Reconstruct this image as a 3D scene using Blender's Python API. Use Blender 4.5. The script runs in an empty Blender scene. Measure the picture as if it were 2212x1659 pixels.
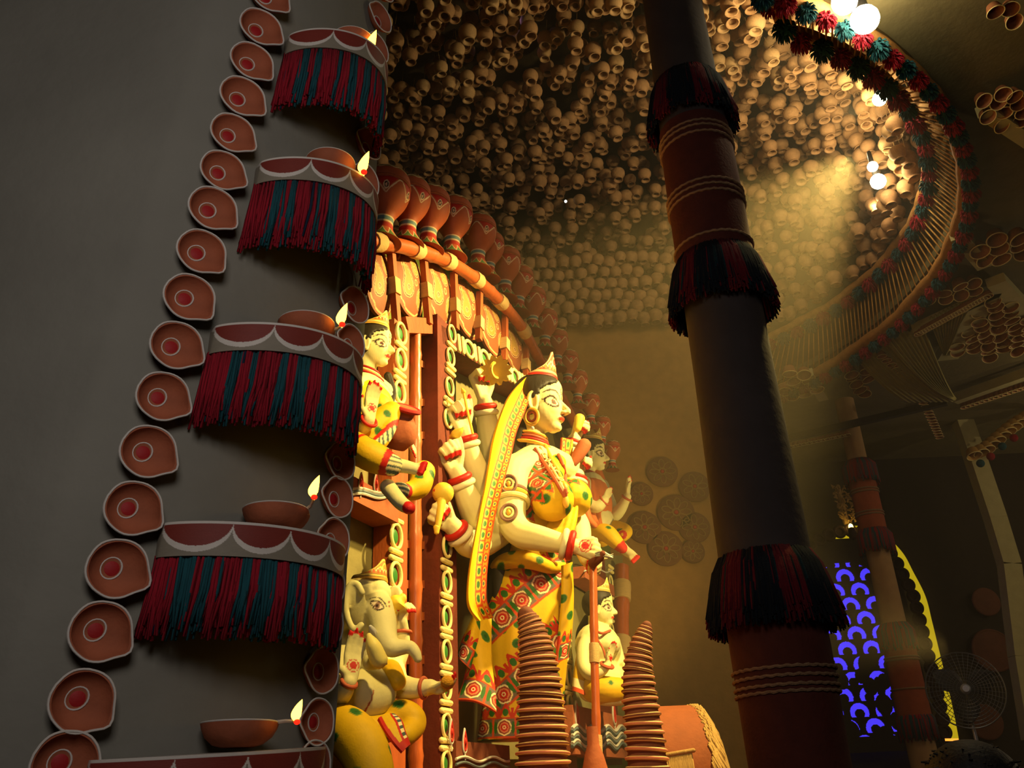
import bpy, math, random
import numpy as np
from mathutils import Vector, Matrix
random.seed(7); np.random.seed(7)
SC = bpy.context.scene
COL = SC.collection
PI = math.pi
# ------------------------------------------------------------------ camera model (2212 x 1659)
W, H, F = 2212, 1659, 1900.0
PITCH, ROLL = math.radians(25.3), math.radians(2.65)
CAM = np.array([0, 0, 1.6])
FW = np.array([0, math.cos(PITCH), math.sin(PITCH)])
_u = np.array([0, -math.sin(PITCH), math.cos(PITCH)]); _r = np.array([1., 0, 0])
UP = _u*math.cos(ROLL) + _r*math.sin(ROLL)
RT = _r*math.cos(ROLL) - _u*math.sin(ROLL)
def ray(x, y): return FW*F + RT*(x-W/2) - UP*(y-H/2)
def at(x, y, Y):
    d = ray(x, y); return CAM + d*(Y/d[1])
def atz(x, y, z):
    d = ray(x, y); return CAM + d*((z-1.6)/d[2])
def mpp(p): return float((np.array(p)-CAM) @ FW)/F
def cv(r, u, t): return RT*r + UP*u - FW*t
def proj(p):
    d = np.array(p)-CAM; z = d@FW; return (W/2+F*(d@RT)/z, H/2-F*(d@UP)/z)
cam = bpy.data.cameras.new('camera'); cam.sensor_width = 36; cam.lens = F/W*36; cam.clip_end = 200; cam.clip_start = .02
co = bpy.data.objects.new('camera', cam); COL.objects.link(co)
co.matrix_world = Matrix(((RT[0], UP[0], -FW[0], CAM[0]), (RT[1], UP[1], -FW[1], CAM[1]), (RT[2], UP[2], -FW[2], CAM[2]), (0, 0, 0, 1)))
SC.camera = co
# plane of the idol backdrop: DV runs along it (away from the viewer), NV is its outward normal
L0 = np.array([-0.454, 5.0, 0.0]); DV = np.array([.358443, .933552, 0]); NV = np.array([.933552, -.358443, 0]); ZV = np.array([0, 0, 1.])
def PLN(x, y, n=0.0):
    v = ray(x, y); t = ((L0-CAM)@NV + n)/(v@NV); return CAM + v*t
# ------------------------------------------------------------------ colours and materials
def lin(c):
    c = np.array(c, float)/255.0
    return np.where(c <= .04045, c/12.92, ((c+.055)/1.055)**2.4)
MATS = {}
def mat(name, rgb, rough=.75, bump=.15, scale=40, var=.12, emit=0, metal=0, spec=.3, stretch=None, rgb2=None, nscale=None):
    if name in MATS: return MATS[name]
    m = bpy.data.materials.new(name); m.use_nodes = True; nt = m.node_tree; N = nt.nodes; L = nt.links
    b = N['Principled BSDF']; b.inputs['Roughness'].default_value = rough; b.inputs['Metallic'].default_value = metal
    b.inputs['Specular IOR Level'].default_value = spec
    c = tuple(lin(rgb))+(1,)
    if emit:
        b.inputs['Base Color'].default_value = (0, 0, 0, 1)
        b.inputs['Emission Color'].default_value = c; b.inputs['Emission Strength'].default_value = emit
        MATS[name] = m; return m
    tc = N.new('ShaderNodeTexCoord'); mp = N.new('ShaderNodeMapping'); L.new(tc.outputs['Object'], mp.inputs[0])
    if stretch: mp.inputs['Scale'].default_value = stretch
    nz = N.new('ShaderNodeTexNoise'); nz.inputs['Scale'].default_value = nscale or scale*.3; nz.inputs['Detail'].default_value = 5
    L.new(mp.outputs[0], nz.inputs['Vector'])
    mx = N.new('ShaderNodeMix'); mx.data_type = 'RGBA'; L.new(nz.outputs['Fac'], mx.inputs['Factor'])
    d = np.array(c[:3])
    lo = tuple(d*(1-var*1.6))+(1,) if rgb2 is None else tuple(lin(rgb2))+(1,)
    mx.inputs['A'].default_value = lo; mx.inputs['B'].default_value = tuple(np.minimum(d*(1+var), 1))+(1,)
    L.new(mx.outputs['Result'], b.inputs['Base Color'])
    if bump:
        n2 = N.new('ShaderNodeTexNoise'); n2.inputs['Scale'].default_value = scale; n2.inputs['Detail'].default_value = 4
        L.new(mp.outputs[0], n2.inputs['Vector'])
        bp = N.new('ShaderNodeBump'); bp.inputs['Strength'].default_value = bump; bp.inputs['Distance'].default_value = .01
        L.new(n2.outputs['Fac'], bp.inputs['Height']); L.new(bp.outputs[0], b.inputs['Normal'])
    MATS[name] = m; return m
def vmat(name, rough=.6, bump=.08, scale=60, spec=.3):
    if name in MATS: return MATS[name]
    m = bpy.data.materials.new(name); m.use_nodes = True; nt = m.node_tree; N = nt.nodes; L = nt.links
    b = N['Principled BSDF']; b.inputs['Roughness'].default_value = rough; b.inputs['Specular IOR Level'].default_value = spec
    a = N.new('ShaderNodeAttribute'); a.attribute_name = 'Col'
    nz = N.new('ShaderNodeTexNoise'); nz.inputs['Scale'].default_value = scale*.2; nz.inputs['Detail'].default_value = 4
    mr = N.new('ShaderNodeMapRange'); mr.inputs['To Min'].default_value = .86; mr.inputs['To Max'].default_value = 1.08
    L.new(nz.outputs['Fac'], mr.inputs['Value'])
    vm = N.new('ShaderNodeVectorMath'); vm.operation = 'SCALE'; L.new(a.outputs['Color'], vm.inputs[0]); L.new(mr.outputs[0], vm.inputs['Scale'])
    L.new(vm.outputs[0], b.inputs['Base Color'])
    n2 = N.new('ShaderNodeTexNoise'); n2.inputs['Scale'].default_value = scale; bp = N.new('ShaderNodeBump')
    bp.inputs['Strength'].default_value = bump; bp.inputs['Distance'].default_value = .01
    L.new(n2.outputs['Fac'], bp.inputs['Height']); L.new(bp.outputs[0], b.inputs['Normal'])
    MATS[name] = m; return m
CLAY = mat('painted_clay_matt', (222, 214, 160)); PAINT = vmat('painted_surface')
TERRA = mat('terracotta', (168, 92, 60), .8, .2, 50, .2)
TERRA_D = mat('terracotta_dark', (120, 62, 42), .85, .25, 50, .25)
WHITE = mat('white_paint', (205, 198, 190), .7, .1, 80, .08)
REDP = mat('red_paint', (165, 28, 30), .6, .1, 80, .1)
ORED = mat('orange_red_paint', (200, 70, 35), .6, .1, 60, .15)
CREAM = mat('cream_paint', (240, 222, 150), .6, .15, 60, .08)
GREENP = mat('green_paint', (50, 120, 50), .5, .1, 60, .1)
HAIR = mat('black_hair_paint', (46, 38, 30), .6, .4, 30, .3, stretch=(1, 1, .2))
JUTE = mat('jute_fibre', (176, 140, 84), .95, .5, 90, .3, stretch=(4, 4, .4))
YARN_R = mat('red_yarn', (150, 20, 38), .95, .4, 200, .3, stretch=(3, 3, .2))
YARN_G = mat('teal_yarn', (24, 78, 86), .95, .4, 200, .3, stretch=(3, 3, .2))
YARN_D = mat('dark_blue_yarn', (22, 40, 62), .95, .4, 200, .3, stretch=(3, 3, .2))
# ------------------------------------------------------------------ mesh builder
def nrm(v):
    v = np.array(v, float); l = np.linalg.norm(v); return v/l if l > 1e-12 else v
def frame(d, ref=(0, 0, 1)):
    d = nrm(d); ref = np.array(ref, float)
    if abs(d@nrm(ref)) > .98: ref = np.array([1., 0, 0]) if abs(d[0]) < .9 else np.array([0, 1., 0])
    a = nrm(np.cross(ref, d)); b = np.cross(d, a); return a, b
def catmull(P, n=6):
    P = [np.array(p, float) for p in P]
    if len(P) < 3: return P
    Q = [2*P[0]-P[1]]+P+[2*P[-1]-P[-2]]; out = []
    for i in range(1, len(Q)-2):
        for k in range(n):
            t = k/n; a, b, c, d = Q[i-1:i+3]
            out.append(.5*((2*b)+(-a+c)*t+(2*a-5*b+4*c-d)*t*t+(-a+3*b-3*c+d)*t**3))
    out.append(P[-1]); return out
class MB:
    def __init__(s): s.v = []; s.f = []; s.m = []; s.n = 0
    def add(s, v, f, m=0):
        v = np.asarray(v, float).reshape(-1, 3); s.v.append(v)
        s.f += [tuple(i+s.n for i in q) for q in f]; s.m += [m]*len(f); s.n += len(v)
    def grid(s, G, m=0, cu=False, cv_=False, cap=False):
        G = np.asarray(G, float); a, b = G.shape[:2]; f = []
        for i in range(a if cu else a-1):
            for j in range(b if cv_ else b-1):
                i2, j2 = (i+1) % a, (j+1) % b
                f.append((i*b+j, i*b+j2, i2*b+j2, i2*b+j))
        if cap: f.append(tuple(range(b))[::-1]); f.append(tuple((a-1)*b+k for k in range(b)))
        s.add(G.reshape(-1, 3), f, m)
    def tube(s, P, r, n=10, m=0, flat=1.0, ref=(0, 0, 1), cap=True, sub=0, closed=False):
        P = [np.array(p, float) for p in P]; R = list(r) if hasattr(r, '__len__') else [r]*len(P)
        if sub and len(P) > 2:
            q = catmull([np.append(p, x) for p, x in zip(P, R)], sub); P = [x[:3] for x in q]; R = [max(x[3], 1e-4) for x in q]
        G = []; k = len(P); a = None
        for i, p in enumerate(P):
            t = (P[(i+1) % k]-P[i-1]) if closed else (P[min(i+1, k-1)]-P[max(i-1, 0)])
            t = nrm(t)
            if a is None: a, b = frame(t, ref)
            else:
                a = nrm(a-(a@t)*t); b = np.cross(t, a)
            th = np.arange(n)*2*PI/n
            G.append(p+R[i]*(np.cos(th)[:, None]*a+flat*np.sin(th)[:, None]*b))
        s.grid(G, m, cu=closed, cv_=True, cap=cap and not closed)
    def cap_tube(s, P, r, n=10, m=0, **k):   # tube with rounded ends
        P = [np.array(p, float) for p in P]; R = list(r) if hasattr(r, '__len__') else [r]*len(P)
        if k.get('sub') and len(P) > 2:
            q = catmull([np.append(p, x) for p, x in zip(P, R)], k.pop('sub')); P = [x[:3] for x in q]; R = [max(x[3], 1e-4) for x in q]
        else: k.pop('sub', 0)
        d0 = nrm(P[0]-P[1]); d1 = nrm(P[-1]-P[-2])
        A = [P[0]+d0*R[0]*c for c in (.97, .75, .4)]; RA = [R[0]*c for c in (.22, .66, .92)]
        B = [P[-1]+d1*R[-1]*c for c in (.4, .75, .97)]; RB = [R[-1]*c for c in (.92, .66, .22)]
        s.tube(A+P+B, RA+R+RB, n, m, **k)
    def ell(s, c, r, ax=None, n=16, k=10, m=0):
        ax = ax or (np.array([1., 0, 0]), np.array([0, 1., 0]), ZV); c = np.array(c, float)
        if not hasattr(r, '__len__'): r = (r, r, r)
        v = [c+ax[2]*r[2]]; 
        for i in range(1, k):
            t = PI*i/k
            for j in range(n):
                p = 2*PI*j/n
                v.append(c+ax[0]*r[0]*math.sin(t)*math.cos(p)+ax[1]*r[1]*math.sin(t)*math.sin(p)+ax[2]*r[2]*math.cos(t))
        v.append(c-ax[2]*r[2]); f = []
        for j in range(n):
            f.append((0, 1+j, 1+(j+1) % n)); q = 1+(k-2)*n; f.append((len(v)-1, q+(j+1) % n, q+j))
        for i in range(k-2):
            for j in range(n):
                a = 1+i*n; f.append((a+j, a+n+j, a+n+(j+1) % n, a+(j+1) % n))
        s.add(v, f, m)
    def box(s, c, h, ax=None, m=0):
        ax = ax or (np.array([1., 0, 0]), np.array([0, 1., 0]), ZV); c = np.array(c, float)
        v = [c+ax[0]*h[0]*x+ax[1]*h[1]*y+ax[2]*h[2]*z for x in (-1, 1) for y in (-1, 1) for z in (-1, 1)]
        s.add(v, [(0, 1, 3, 2), (4, 6, 7, 5), (0, 4, 5, 1), (2, 3, 7, 6), (0, 2, 6, 4), (1, 5, 7, 3)], m)
    def bar(s, A, B, w, t, side, m=0):      # box beam from A to B, half sizes w along `side`, t across
        A, B = np.array(A, float), np.array(B, float); d = nrm(B-A); a = nrm(np.array(side)-(np.array(side)@d)*d); b = np.cross(d, a)
        s.box((A+B)/2, (np.linalg.norm(B-A)/2, w, t), (d, a, b), m)
    def lathe(s, prof, o=(0, 0, 0), ax=ZV, n=20, m=0, sx=1., ref=(0, 1, 0)):
        a, b = frame(ax, ref); ax = nrm(ax); o = np.array(o, float); th = np.arange(n)*2*PI/n; G = []
        for r, z in prof: G.append(o+ax*z+r*(sx*np.cos(th)[:, None]*a+np.sin(th)[:, None]*b))
        s.grid(G, m, cv_=True)
    def torus(s, c, ax, R, r, n=24, k=8, m=0, sx=1., sy=1., ref=(0, 0, 1)):
        a, b = frame(ax, ref); c = np.array(c, float)
        s.tube([c+R*(sx*math.cos(t)*a+sy*math.sin(t)*b) for t in np.arange(n)*2*PI/n], r, k, m, closed=True)
    def arr(s): return np.concatenate(s.v) if s.v else np.zeros((0, 3))
def parent_to(o, p, loc=None):
    o.parent = p
    if 'base' in p: o.matrix_parent_inverse = Matrix.Translation(-Vector(p['base']))
def obj(name, mb, mats, parent=None, smooth=True, sharp=42, col=None, origin=None):
    me = bpy.data.meshes.new(name); V = mb.arr() if isinstance(mb, MB) else mb[0]; Fc = mb.f if isinstance(mb, MB) else mb[1]
    if origin is not None: V = V-np.array(origin)
    me.from_pydata(V.tolist(), [], Fc)
    mats = mats if isinstance(mats, (list, tuple)) else [mats]
    for m in mats: me.materials.append(m)
    if isinstance(mb, MB) and len(mats) > 1: me.polygons.foreach_set('material_index', mb.m)
    if col is not None: setcol(me, col)
    if smooth:
        me.polygons.foreach_set('use_smooth', [True]*len(me.polygons))
        if sharp: me.set_sharp_from_angle(angle=math.radians(sharp))
    me.update(); o = bpy.data.objects.new(name, me); COL.objects.link(o)
    if origin is not None: o.location = origin
    if parent is not None: parent_to(o, parent)
    return o
def setcol(me, col):
    c = np.ones((len(me.vertices), 4), np.float32); c[:, :3] = col
    a = me.color_attributes.new('Col', 'FLOAT_COLOR', 'POINT'); a.data.foreach_set('color', c.ravel())
def tag(o, label=None, cat=None, group=None, kind=None):
    if label: o['label'] = label
    if cat: o['category'] = cat
    if group: o['group'] = group
    if kind: o['kind'] = kind
    return o
def thing(name, loc, label, cat, group=None, mat4=None):
    o = bpy.data.objects.new(name, None); COL.objects.link(o); o.empty_display_size = .05
    if mat4 is not None: o.matrix_world = mat4
    else: o.location = [float(x) for x in loc]; o['base'] = [float(x) for x in loc]
    return tag(o, label, cat, group)
def dup(root, m4, label=None, group=None):
    def cp(o, p):
        c = o.copy(); COL.objects.link(c)
        if p is not None: c.parent = p
        for ch in o.children: cp(ch, c)
        return c
    r = cp(root, None); r.matrix_world = m4
    if label: r['label'] = label
    if group: r['group'] = group
    return r
def m4(o, x, y, z, s=1.0):
    x, y, z = np.array(x)*s, np.array(y)*s, np.array(z)*s
    return Matrix(((x[0], y[0], z[0], o[0]), (x[1], y[1], z[1], o[1]), (x[2], y[2], z[2], o[2]), (0, 0, 0, 1)))
def remesh(mb, vox, it=4, fac=.5):
    me = bpy.data.meshes.new('t'); me.from_pydata(mb.arr().tolist(), [], mb.f); o = bpy.data.objects.new('t', me); COL.objects.link(o)
    md = o.modifiers.new('r', 'REMESH'); md.mode = 'VOXEL'; md.voxel_size = vox
    if it: sm = o.modifiers.new('s', 'SMOOTH'); sm.iterations = it; sm.factor = fac
    dg = bpy.context.evaluated_depsgraph_get(); e = o.evaluated_get(dg); r = bpy.data.meshes.new_from_object(e)
    bpy.data.objects.remove(o); bpy.data.meshes.remove(me)
    V = np.zeros(len(r.vertices)*3); r.vertices.foreach_get('co', V); return r, V.reshape(-1, 3)
def fused(name, mb, vox, painter=None, m=None, parent=None, it=4, fac=.5):
    me, V = remesh(mb, vox, it, fac); me.name = name; me.materials.clear(); me.materials.append(m or PAINT)
    if painter is not None: setcol(me, painter(V))
    me.polygons.foreach_set('use_smooth', [True]*len(me.polygons)); me.update()
    o = bpy.data.objects.new(name, me); COL.objects.link(o)
    if parent is not None: parent_to(o, parent)
    return o
def pxt(mb, P, n=14, sub=5, flat=1.0, **k):     # limb traced in image units: (x, y, depth, radius)
    Q = [at(p[0], p[1], p[2]) for p in P]; R = [p[3]*mpp(q) for p, q in zip(P, Q)]
    mb.cap_tube(Q, R, n, sub=sub, flat=flat, **k)
def struct(name, mb, m, **k):
    o = obj(name, mb, m, **k); o['kind'] = 'structure'; return o
# ================================================================== the setting
def plaster(name, rgb, **k): return mat(name, rgb, .9, k.pop('bump', .35), k.pop('scale', 25), k.pop('var', .18), **k)
WALL = plaster('olive_plaster_wall', (168, 122, 62)); GREY = plaster('grey_plaster', (128, 126, 116), scale=18, nscale=2.2)
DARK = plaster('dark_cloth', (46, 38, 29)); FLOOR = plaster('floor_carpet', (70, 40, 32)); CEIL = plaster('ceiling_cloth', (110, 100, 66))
BEAMM = mat('pale_cloth_beam', (190, 182, 130), .85, .2, 30)
b = MB(); b.box((2, 6, -.05), (12, 9, .05)); struct('floor', b, FLOOR)
b = MB(); b.box((-1.2, 9.85, 3.7), (4.15, .12, 3.7)); struct('wall_back', b, WALL)
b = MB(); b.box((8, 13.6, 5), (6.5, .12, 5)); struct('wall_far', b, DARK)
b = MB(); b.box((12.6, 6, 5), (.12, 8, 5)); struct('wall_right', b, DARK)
# flat ceiling with the round opening under the pot dome
RC = np.array([.28, 7.77]); ZR = 6.2; RR = 4.01       # lower ring
UC = np.array([1.14, 7.78]); ZU = 6.8; RU = 3.05      # upper ring
b = MB(); n = 96; G = []
for i in range(n):
    t = 2*PI*i/n; dx, dy = math.cos(t), math.sin(t); k = min(9.5/abs(dx) if dx else 99, 9.5/abs(dy) if dy else 99)
    ib = RC+(RR)*np.array([dx, dy]); q = np.array([3., 6.])+k*np.array([dx, dy]); q = np.clip(q, [-9, -4], [12.6, 13.6])
    G.append([(ib[0], ib[1], ZR+.12), (q[0], q[1], ZR+.12), (q[0], q[1], ZR+.2), (ib[0], ib[1], ZR+.2)])
b.grid(G, cu=True, cv_=True); struct('ceiling', b, CEIL)
# pot dome shell
DR = 3.3; DHT = 2.3
def kk(t):      # the opening is egg-shaped, wider towards the near left
    d = (t-math.radians(195)+PI) % (2*PI)-PI
    return 1+.62*max(0, math.cos(d*.95))**.8*(abs(d)*.95 < PI/2)
def upt(t, R_, z): return np.array([UC[0]+R_*kk(t)*math.cos(t), UC[1]+R_*kk(t)*math.sin(t), z])
def hid(x, y): return y > 9.55 and x < 3.05      # behind the back wall
b = MB(); G = []
for i in range(20):
    t = PI/2*i/19*.985
    G.append([upt(p, DR*math.cos(t), ZU+.25+DHT*math.sin(t)) for p in np.arange(64)*2*PI/64])
b.grid(G, cv_=True); struct('ceiling', b, plaster('dome_net', (74, 58, 34)))
# fascia between the two rings
b = MB(); G = []
for i in range(97):
    t = 2*PI*i/96
    G.append([(RC[0]+(RR+.02)*math.cos(t), RC[1]+(RR+.02)*math.sin(t), ZR+.05), (RC[0]+(RR+.1)*math.cos(t), RC[1]+(RR+.1)*math.sin(t), ZU+.4), upt(t, RU+.22, ZU+.42)])
G = [g for g in G[20:]+G[1:20] if not hid(g[0][0], g[0][1])]
b.grid(G); struct('trim_1', b, plaster('fascia_cloth', (92, 74, 38)))
# ================================================================== leaning convex side panel
PR, PCX, PCY = 1.43, -1.87, 3.40
def panel(phi, z, off=0.0):
    ph = math.radians(phi); t = min(max((phi-33)/30, 0), 1); lean = .115+(.035-.115)*t
    n = np.array([math.sin(ph), -math.cos(ph), 0])
    return np.array([PCX+lean*(z-1.8)+.02*(1-t), PCY, z])+(PR+off)*n
def psolve(phi, py, off=0.0):
    lo, hi = .3, 9
    for _ in range(40):
        m = (lo+hi)/2
        if proj(panel(phi, m, off))[1] > py: lo = m
        else: hi = m
    return lo
def pframe(phi, z):
    p = panel(phi, z); u = nrm(panel(phi, z+.05)-p); ph = math.radians(phi); n = np.array([math.sin(ph), -math.cos(ph), 0])
    n = nrm(n-(n@u)*u); return p, np.cross(n, u)*-1, u, n       # point, right, up, normal
pts = [(66, -.35), (66, -.02), (65, 0)]+[(q, 0) for q in range(63, 26, -3)]+[(25.5, -.012)]
b = MB(); G = []
for i in range(60):
    z = i*6.2/59; row = [panel(p, z, o) for p, o in pts]; c = row[-1]
    for k in (1, 2, 4, 8): row.append(c+np.array([-math.cos(math.radians(2)), .035, 0])*.35*k+np.array([-.02, .03, 0]))
    G.append(row)
b.grid(G)
struct('wall_left', b, GREY)
# ---- small pinched clay lamps (diyas) nailed along both edges
def rho(t): return 1+.20*math.exp(-(((t+PI) % (2*PI)-PI)/.30)**2)
def diya_shape(R, Ht, wall=.007, n=40, flat=.45):
    b = MB(); th = np.arange(n)*2*PI/n; rr = np.array([rho(t) for t in th])
    prof = [(.0, 0), (flat, 0), (flat+.25, .12), (.86, .42), (.96, .75), (1, 1)]
    ins = [(1-wall/R, 1), (.95-wall/R, .75), (.82-wall/R, .45), (flat+.1, .22), (.25, .14), (0, .13)]
    G = []
    for q, z in prof+ins:
        w = np.clip((q-.3)/.7, 0, 1); r = q*R*(1+(rr-1)*w); G.append(np.stack([r*np.cos(th), r*np.sin(th), np.full(n, z*Ht)], 1))
    b.grid(G, cv_=True); return b, th, rr
def wall_diya(R, label):
    t = thing('wall_lamp_cup', None, label, 'clay cup', 'small clay lamp cups along the edges of the grey panel', Matrix())
    Ht = R*.55; b, th, rr = diya_shape(R, Ht); obj('bowl', b, [CUPM], t)
    r = MB(); jit = [1+.02*math.sin(5*x+1)*random.uniform(.3, 1) for x in th]
    r.tube([(R*.985*q*j*math.cos(x), R*.985*q*j*math.sin(x), Ht) for x, q, j in zip(th, rr, jit)], R*.042, 6, closed=True); obj('painted_rim', r, WHITE, t)
    r = MB(); r.torus((-R*.16, 0, Ht*.16), ZV, R*.36, R*.035, 20, 6, sx=1.05, sy=.92); obj('painted_ring', r, WHITE, t)
    r = MB(); r.lathe([(0, Ht*.19), (R*.22, Ht*.185), (R*.29, Ht*.12)], (-R*.16, 0, 0), n=18); obj('red_dot', r, REDP, t)
    return t
CUPM = mat('diya_clay', (166, 92, 62), .8, .25, 40, .3)
proto = wall_diya(.072, 'x'); first = True
LEFT = [(-62, .85), (20, .85), (98, .88), (148+25, .92), (256, .93), (340, .93), (420, .95), (505, .95), (602, .97), (700, .97), (803, .98), (912, .98), (1030, 1), (1150, 1), (1280, 1), (1415, 1), (1565, 1)]
LEFT = [5, 75, 148, 224, 302, 382, 464, 556, 654, 757, 866, 984, 1105, 1234, 1368, 1516, 1652]
RIGHT = [-20, 45, 110, 172, 318, 395, 462, 665, 745, 830, 1000, 1078, 1168, 1265, 1350, 1450, 1560, 1652]
def edge_name(i, n): return 'topmost' if i == 0 else 'lowest' if i == n-1 else None
ORD = 'first second third fourth fifth sixth seventh eighth ninth tenth eleventh twelfth thirteenth fourteenth fifteenth sixteenth seventeenth eighteenth'.split()
for side, rows, phi in (('left', LEFT, 33), ('right', RIGHT, 60)):
    for i, py in enumerate(rows):
        z = psolve(phi, py); p, r, u, n_ = pframe(phi, z)
        a = math.radians(random.uniform(-34, -16)+(0 if side == 'left' else 180+random.uniform(10, 40)))
        tip = r*math.cos(a)+u*math.sin(a) if side == 'left' else -(r*math.cos(a-PI)+u*math.sin(a-PI)*-.2)
        tip = nrm(tip); y = np.cross(n_, tip); s = random.uniform(.95, 1.03)*(1.0 if side == 'left' else .93)
        M = m4(p+n_*.004, tip, y, n_, s)
        nb = LEFT if side == 'left' else RIGHT
        lab = f'clay lamp cup, {ORD[i]} from the top along the {side} edge of the grey panel'
        if first: proto.matrix_world = M; proto['label'] = lab; first = False
        else: dup(proto, M, lab)
# ---- bracket shelves with scalloped lotus border and yarn fringe, each with a big lamp
def shelf(i, phA, phB, pyA, pyB, word, fr_len=.2):
    zA, zB = psolve(phA, pyA, .03), psolve(phB, pyB, .03); z = (zA+zB)/2
    def sp(t, dz, off=0.0, dd=0.0):      # t along 0..1
        ph = phA+(phB-phA)*t; pr = .04+.15*math.sin(PI*min(max(t, .0), 1))**.7
        p, r, u, n_ = pframe(ph, z); zz = zA+(zB-zA)*t
        return panel(ph, zz)+n_*(pr+dd+off)+u*dz
    mid = panel((phA+phB)/2, z)
    T = thing('bracket_shelf', mid, f'curved shelf with red scalloped border and yarn fringe, {word}', 'shelf', 'fringed bracket shelves on the grey panel')
    n = 330; hgt = .092; b = MB(); G = []; cols = []
    for a in range(n+1):
        t = a/n; row = []
        ph = phA+(phB-phA)*t; base = panel(ph, zA+(zB-zA)*t, -.01)
        ks = 60
        row = [base]+[sp(t, -hgt*k/ks) for k in range(ks+1)]+[base-np.array([0, 0, hgt])]
        G.append(row)
        ns = 4.3; x = (t*ns) % 1; arch = math.sqrt(max(0, 1-((x-.5)/.5)**2))*.78
        cc = [lin((128, 120, 108))]
        for k in range(ks+1):
            v = k/ks; d = abs(v-.10-arch*.9)
            if v < .07 or (d < .085 and v > .08): c = (205, 198, 188)
            elif v < .10+arch*.9: c = (122, 46, 36)
            else: c = (132, 124, 108)
            cc.append(lin(c))
        cc.append(lin((120, 112, 98))); cols += cc
    b.grid(G, cv_=True, cap=True); obj('shelf_board', b, PAINT, T, col=np.array(cols), sharp=60)
    f = MB()
    for k in range(620):
        t = random.random()*.99; cl = int(t*24+.25*math.sin(t*40))
        m = (cl*7+cl*cl*3) % 5; m = 0 if m in (0, 3) else 1 if m in (1, 4) else 2
        if random.random() < .05: m = random.choice((0, 1, 2))
        L = fr_len*random.uniform(.82, 1.06); o = -random.uniform(.008, .03); sw = random.uniform(-.02, .02)
        P0 = sp(t, -hgt+.008, o); P1 = sp(min(max(t+sw*.3, 0), 1), -hgt-L*.5, o+random.uniform(-.005, .012)); P2 = sp(min(max(t+sw, 0), 1), -hgt-L, o+random.uniform(-.012, .012))
        f.tube([P0, P1, P2], [.0045, .005, .0035], 4, m)
    o = obj('yarn_fringe', f, [YARN_R, YARN_G, YARN_D], T, sharp=None); o['kind'] = 'stuff'
    return z, sp
FL_O = mat('flame_glow', (255, 190, 60), emit=9); FL_R = mat('flame_red_base', (255, 30, 12), emit=2.5)
def big_lamp(sh, ph, off, R, word, fx, fy):
    zz, sp = sh; q, r_, u_, n_ = pframe(ph, zz); p = q+n_*off; p[2] = max(sp(.5, 0)[2], zz)+.004; Y = p[1]-.02
    T = thing('oil_lamp', p, f'large clay oil lamp with lit flame, {word}', 'oil lamp', 'large lit oil lamps on the grey panel')
    tip = nrm(r_*np.array([1, 1, 0])); y = np.cross(ZV, tip); Ht = R*.62
    b, th, rr = diya_shape(R, Ht, .012, flat=.4); A = np.stack([tip, y, ZV]); b.v = [v@A+p for v in b.v]
    obj('bowl', b, CUPM, T)
    r = MB(); r.tube([p+tip*R*.985*q*math.cos(x)+y*R*.985*q*math.sin(x)+ZV*Ht for x, q in zip(th, rr)], R*.022, 6, closed=True); obj('painted_rim', r, WHITE, T)
    base = at(fx, fy+22, Y); tipp = p+tip*R*1.12+ZV*Ht
    w = MB(); w.tube([tipp-tip*.03, (tipp+base)/2+ZV*.004, base], [.006, .005, .004], 6); obj('wick', w, WHITE, T)
    s = mpp(base)
    f = MB(); P = [base+RT*dx*s+UP*dy*s for dx, dy in ((-1, -6), (-3, 3), (-4, 12), (0, 24), (5, 36), (10, 47))]
    f.tube(P, [s*.8, s*7, s*11.5, s*10, s*6, s*.6], 12, flat=.7, sub=4); fl = obj('flame', f, FL_O, T, sharp=None)
    f = MB(); f.ell(base+UP*s*1-FW*s*6, (s*7, s*6, s*6), (RT, FW, UP)); obj('flame_base', f, FL_R, fl)
S0 = shelf(0, 38, 62, 78, 200, 'highest on the grey panel', .24); S1 = shelf(1, 38, 62.5, 352, 470, 'second from the top', .24); S2 = shelf(2, 37, 62, 706, 805, 'middle one of five', .22)
S3 = shelf(3, 36.5, 61.5, 1130, 1196, 'fourth from the top'); S4 = shelf(4, 35, 61, 1640, 1612, 'lowest of five')
big_lamp(S0, 50, .085, .083, 'on the highest shelf', 803, 90); big_lamp(S1, 49, .085, .085, 'on the second shelf from the top', 787, 352)
big_lamp(S2, 49, .085, .088, 'on the middle shelf of five', 740, 680); big_lamp(S3, 48.5, .09, .092, 'on the fourth shelf from the top', 680, 1052)
big_lamp(S4, 48, .09, .095, 'on the lowest shelf', 643, 1536)
# ================================================================== backdrop frame of the idols
WOOD = mat('orange_brown_wood', (176, 88, 44), .6, .3, 40, .25, stretch=(3, 3, .5)); WOOD_D = mat('dark_red_wood', (112, 46, 30), .7, .3, 40, .25)
BAMB = mat('varnished_bamboo', (190, 96, 48), .35, .15, 40, .2, stretch=(3, 3, .6), spec=.5); WRAP = mat('cream_cane_wrap', (214, 178, 120), .9, .5, 160, .15, stretch=(.3, .3, 4))
FAB = mat('olive_green_fabric', (120, 130, 54), .95, .5, 220, .15); BACKP = mat('grey_olive_board', (134, 124, 80), .9, .2, 40, .15)
FR = thing('backdrop_frame', PLN(960, 1659)-ZV*.2, 'tall orange-brown wooden backdrop frame with cream ring and bar ornaments behind the idols', 'backdrop')
def P3(x, y, n=0): return PLN(x, y, n)
def onm(s, z, n=0): return L0+DV*s+NV*n+ZV*z
def sz(x, y, n=0): p = PLN(x, y, n); return (p-L0)@DV, p[2]
SR = {}
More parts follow.
